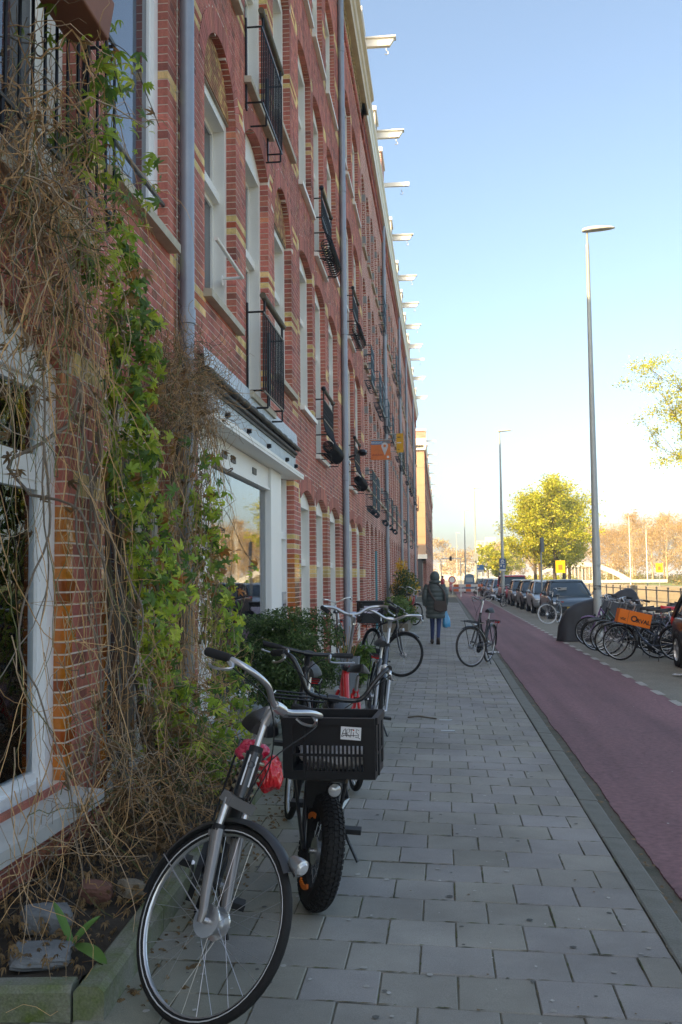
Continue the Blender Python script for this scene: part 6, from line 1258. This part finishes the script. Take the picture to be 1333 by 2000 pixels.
for x,y_,lab in ((11.3,96,'yellow square road sign under the tall green-yellow trees'),(27.9,130,'yellow square sign on the far bank before the bare trees')):
    t = thing('yellow_road_sign',lab,'sign',(x,y_,-.1)); q = MB(); q.tube([(0,.03,0),(0,.03,3.2)],.04,6); q.build('post', POLE, t); q = MB(); q.box(-.45,.45,-.02,.01,1.9,3.1); q.build('board', YS, t); q = MB(); q.box(-.2,.2,-.026,-.022,2.2,2.7); q.build('dark_mark', mat('mark_brown',(.35,.2,.02),.5), t)
# people and a scooter far away
def far_person(label, loc, top, legs):
    t = thing('person', label, 'person', loc); q = loft([(0,0,.02,.09,.12),(-.0,0,.1,.1,.08),(0,0,.5,.13,.10),(0,0,.85,.16,.11)],10); q.build('body', legs, t, 'all'); q = loft([(0,0,.8,.18,.13),(0,0,1.1,.19,.13),(0,0,1.35,.2,.12),(0,0,1.44,.08,.07),(0,0,1.5,.06,.06)],10); q.build('jacket', top, t, 'all'); q = MB(); q.ball((0,0,1.6),.11,10,8); q.build('head', mat('dark_hair',(.04,.03,.025),.7), t, True)
far_person('distant pedestrian in a red jacket beyond the walking woman',(-.05,92,-.05),P_RED,JEANS)
t = thing('red_scooter','small red scooter parked far down the pavement edge','scooter',(.75,96,-.1)); q = MB()
q.prism([(-.8,.35),(-.75,.75),(-.2,.8),(-.1,.35),(.3,.33),(.5,1.05),(.62,1.02),(.6,.3),(.3,.2),(-.6,.2)],-.17,.17,'x'); q.build('body', P_RED, t, bevel=.03)
for y_ in (-.55,.62): q = MB(); q.torus((0,y_,.22),(1,0,0),.17,.05,16,6); q.build('wheel', RUB, t)
# litter
for i,(x,y_,lab) in enumerate(((3.85,16.6,'scrap of white paper on the grey lane near the bicycles'),(1.0,20.5,'white paper scrap on the kerb beside the lone bicycle'))):
    q = MB(); n = 6; vs = [(lerp(-.12,.12,a/n),lerp(-.08,.08,b/n)+.02*mnoise.noise(V((a,b,i))),.02+.025*mnoise.noise(V((a*.9,b*.9,i+3)))) for a in range(n+1) for b in range(n+1)]; q.add(vs,[(a*7+b,(a+1)*7+b,(a+1)*7+b+1,a*7+b+1) for a in range(n) for b in range(n)]); o = q.build('paper_scrap', SW, None, 'all'); o.location = (x,y_,-.085 if x > 1.1 else -.01); tag(o, lab, 'litter')
lt2 = MB()
for i in range(240):
    x = 1.08+abs(rv.gauss(0,.05)); y_ = 3+rv.random()**1.5*25; s = rv.uniform(.006,.02); a = rv.uniform(0,6.3); k = rv.uniform(.6,1.2); lt2.add([(x+s*math.cos(a+b),y_+s*1.6*math.sin(a+b),-.085+rv.uniform(0,.012)) for b in (0,1.6,3.1,4.7)],[(0,1,2,3)],0,(.22*k,.14*k,.07*k))
for i in range(260):
    x = rv.uniform(-1.1,.9) if rv.random() < .55 else rv.uniform(1.1,3.2); y_ = 2.6+rv.random()**1.6*16; z = walk_z(x)+.006 if x < .93 else -.082; s = rv.uniform(.003,.010); a = rv.uniform(0,6.3); k = rv.random(); c = (.5,.49,.46) if k < .6 else (.2,.13,.07)
    lt2.add([(x+s*math.cos(a+b),y_+s*1.3*math.sin(a+b),z) for b in (0,1.6,3.1,4.7)],[(0,1,2,3)],0,c)
tag(lt2.build('specks', TWIG_A), 'small pale specks and grit scattered over the pavement and cycle path', 'grit', kind='stuff')
q = MB(); q.tube(spline([(-.42,11.0,.016),(-.30,10.97,.03),(-.2,10.95,.022),(-.1,10.93,.012)],4),.009,5); tag(q.build('stick', BARK), 'short brown stick lying on the pavement by the crate', 'stick')
# ================================================================ trees, far buildings
def tree(name, label, loc, h, spread, seed, cols, nleaf, lsize, crown0=.25, trunk_r=.18, bare=False, group=None, lean=(0,0), shape=1., twigs=0, barkm=None, nl=26, clump=.085):
    r = random.Random(seed); t = thing(name, label, 'tree', loc, group=group); q = MB(); tips = []
    N = 9; tr = [V((lean[0]*k/N*h*.1+.12*math.sin(k+seed)*k/N, lean[1]*k/N*h*.1+.1*math.cos(k*1.3+seed)*k/N, h*.93*k/N)) for k in range(N+1)]
    q.tube(tr, [trunk_r*(1-.9*k/N)+.012 for k in range(N+1)], 9)
    for i in range(nl):
        k = lerp(crown0, .97, (i+.5)/nl); b = tr[min(N-1,int(k*N))].lerp(tr[min(N,int(k*N)+1)], k*N-int(k*N)); a = i*2.4+r.uniform(-.4,.4); kk = (k-crown0)/(1-crown0); L = spread*(math.sin(math.pi*min(1,.18+kk*.85))**.7)*r.uniform(.7,1.12)*shape
        d = V((math.cos(a),math.sin(a),r.uniform(.25,.75)+kk*.5)).normalized(); P = [b]
        for s in range(5): d = (d+V((r.gauss(0,.16),r.gauss(0,.16),r.gauss(.05,.12)))).normalized(); P.append(P[-1]+d*L/5)
        q.tube(P, [max(.008,trunk_r*.36*(1-k*.6)*(1-.17*s)) for s in range(6)], 5, caps=False); tips += [(P[3],d,L),(P[4],d,L),(P[5],d,L)]
        for s in range(2,6):
            for m_ in range(3):
                d2 = (d+V((r.gauss(0,.8),r.gauss(0,.8),r.gauss(.1,.5)))).normalized(); p2 = P[s]+d2*L*.3*r.uniform(.5,1.2); q.tube([P[s],P[s].lerp(p2,.5)+V((0,0,.04*L)),p2],[.016,.01,.004] if not bare else [.02,.013,.007],3,caps=False); tips.append((p2,d2,L*.5))
                for z in range(twigs):
                    d3 = (d2+V((r.gauss(0,.8),r.gauss(0,.8),r.gauss(.2,.5)))).normalized(); p0 = P[s].lerp(p2,r.uniform(.3,1)); q.tube([p0,p0+d3*L*.16*r.uniform(.4,1.3)],[.009,.004],3,caps=False)
    q.build('trunk', barkm or BARK, t, 'all'); 
    if nleaf:
        c = MB()
        for i in range(nleaf):
            p, d, L = r.choice(tips); g = V((r.gauss(0,1),r.gauss(0,1),r.gauss(0,.7)))*spread*clump; x = p+g; nn = V((r.gauss(0,1),r.gauss(0,1),r.gauss(.4,1))).normalized(); u = nn.orthogonal().normalized(); u.rotate(Matrix.Rotation(r.uniform(0,6.28),3,nn)); b = nn.cross(u); s = lsize*r.uniform(.6,1.35); co = r.choice(cols); k = r.uniform(.75,1.2)
            c.add([tuple(x-u*s),tuple(x+b*s*.55),tuple(x+u*s),tuple(x-b*s*.55)],[(0,1,2,3)],0,(co[0]*k,co[1]*k,co[2]*k))
        o = c.build('crown', LEAF_A, t); o['kind'] = 'stuff'
    return t
YG = [(.50,.53,.06),(.60,.59,.08),(.40,.47,.05),(.66,.59,.10)]
for i,(x,y_,h,s,lab) in enumerate(((9.8,100,10.0,3.4,'left-most of the yellow-green trees on the quay'),(10.4,112,11.0,3.8,'yellow-green quay tree second from the left'),(11.2,100,11.6,4.2,'tallest yellow-green tree of the quay clump'),(12.6,104,10.6,3.9,'yellow-green quay tree just right of the tallest'),(13.9,110,9.6,3.7,'right-most of the yellow-green trees on the quay'))):
    tree('quay_tree', lab, (x,y_,-.1), h, s, 40+i, YG, 13000, .115, crown0=.22, trunk_r=.2, group='young leafing trees on the quay')
tree('near_quay_tree','yellow-green tree whose branches enter from the right edge',(14.4,46,-.1),10.4,5.6,61,YG,95000,.05,crown0=.40,trunk_r=.26,nl=48,clump=.04)
for i,(x,y_,h,s,lab) in enumerate(((8.6,150,5.2,2.0,'small yellow-green tree left of the second lamp post'),(8.0,175,7.2,2.6,'rounded yellow-green tree behind the blue direction sign'),(13,190,9,3.5,'yellow-green tree before the high-rise building'))):
    tree('far_street_tree', lab, (x,y_,-.1), h, s, 70+i, YG, 3200, .22, crown0=.3, group='far yellow-green street trees')
OB = mat('sunlit_bark',(.62,.45,.28),.9,col2=(.5,.35,.2),scale=3)
rb = random.Random(9); labs = ['bare tree at the left end of the far bank','bare tree behind the white arch bridge','bare tree right of the bridge with a round crown','tall bare tree near the middle of the far bank','bare tree behind the first white mast','slim bare tree between the two left masts','broad bare tree behind the far yellow sign','bare tree right of the far yellow sign','tall bare tree before the right edge','bare tree at the right edge of the far bank','low bare tree at the back of the lawn','wide bare tree at the back of the lawn','last bare tree at the back of the lawn near the right edge']
pos = [(28.6,188),(30.2,184),(32,186),(33.6,178),(35,183),(36.6,176),(38.2,172),(39.5,180),(41,170),(43,175),(46,186),(37,200),(50,190)]
for i,(x,y_) in enumerate(pos): tree('bare_tree', labs[i], (x,y_,0), rb.uniform(9.5,13.5), rb.uniform(4.2,5.6), 90+i, [(.60,.42,.18),(.66,.46,.22),(.54,.36,.16)], 3600, .12, crown0=.14, trunk_r=.16, bare=True, twigs=2, barkm=OB, group='bare trees on the far bank', nl=24)
for i,(x,y_,lab) in enumerate(((-.5,300,'hazy brown tree at the far end beside the houses'),(3.4,330,'hazy brown tree right of the far portal'),(7,320,'hazy brown tree behind the parked line'),(16,260,'hazy brown tree left of the arch bridge'),(24,250,'hazy brown tree behind the bridge top'),(29,240,'hazy brown tree behind the right bridge foot'),(20,280,'hazy low brown tree behind the bridge deck'))): tree('far_tree', lab, (x,y_,0), 9.5 if i else 13, 5.5, 120+i, [(.6,.44,.22),(.64,.48,.26)], 1600, .3, crown0=.1, trunk_r=.2, bare=True, barkm=OB, group='hazy trees at the end of the street', nl=20)
# scrub along the far bank
q = MB(); leaf_cloud(q, [(rb.uniform(29,60),rb.uniform(150,210),rb.uniform(.3,1.2),2.5,3,1.1) for _ in range(50)], 9000, .2, [(.30,.26,.06),(.4,.26,.1),(.2,.22,.05)], rb); tag(q.build('bank_scrub', LEAF_A), 'low yellow-brown scrub along the far bank', 'scrub', kind='stuff')
# hedge-like undergrowth in front of the bridge
q = MB(); leaf_cloud(q, [(rb.uniform(10,17),rb.uniform(118,130),rb.uniform(.2,1.0),1.2,2,.9) for _ in range(16)], 3500, .14, YG, rb); tag(q.build('quay_shrubs', LEAF_A), 'yellow-green undergrowth below the quay trees', 'shrubs', kind='stuff')
# pavilion and high-rise
t = thing('pavilion','low glazed pavilion with white posts behind the bridge','building',(31,205,0)); q = MB(); q.box(-6,6,-3,3,3.2,3.7); q.build('roof', WHB, t); q = MB(); q.box(-5.6,5.6,-2.6,2.6,0,3.2); q.build('wall', mat('pavilion_glass',(.3,.28,.24),.2), t)
for i in range(9): q = MB(); x = lerp(-5.8,5.8,i/8); q.box(x-.1,x+.1,-3,-2.8,0,3.2); q.build('post', WHB, t)
t = thing('apartment_block','pale high-rise apartment block faint in the distance','building',(20.5,420,0)); q = MB(); q.box(-6.5,6.0,-5,5,0,16.4); q.box(-2.4,2.0,-3,3,16.4,18); q.build('wall', mat('block_pale',(.72,.68,.60),.8), t)
for f in range(5):
    z = 3.2*f+1.2; q = MB(); q.box(-6.7,6.2,-5.4,-5.002,z-.5,z); q.build('balcony_band', WHB, t)
    for k in range(7): q = MB(); x = -6+k*1.72; q.box(x,x+1.25,-5.06,-5.003,z+.3,z+2.1); q.build('window', mat('far_pane',(.28,.32,.36),.2), t)
t = thing('side_block','low pale building at the far end of the street','building',(6,400,0)); q = MB(); q.box(-8,7,-4,4,0,6.5); q.build('wall', MATS['block_pale'], t); q = MB(); q.box(-8.3,7.3,-4.3,4.3,6.5,7.1); q.build('roof', WHB, t)
for k in range(8): q = MB(); q.box(-7.3+k*1.8,-6.2+k*1.8,-4.06,-4.003,3.6,5.4); q.build('window', MATS['far_pane'], t)
# ---------------------------------------------------------------- the air
q = MB(); q.box(-950,1450,-70,2600,-3.4,19.4); hz = q.build('haze', [])
hm = bpy.data.materials.new('haze'); hm.use_nodes = True; n = hm.node_tree.nodes; n.remove(n['Principled BSDF']); pv = n.new('ShaderNodeVolumePrincipled'); pv.inputs['Density'].default_value = .0010; pv.inputs['Color'].default_value = (.93,.95,1,1); pv.inputs['Anisotropy'].default_value = .1
hm.node_tree.links.new(pv.outputs[0], n['Material Output'].inputs['Volume']); hz.data.materials.append(hm); tag(hz, 'thin pale haze over the street and canal', 'haze', kind='stuff')
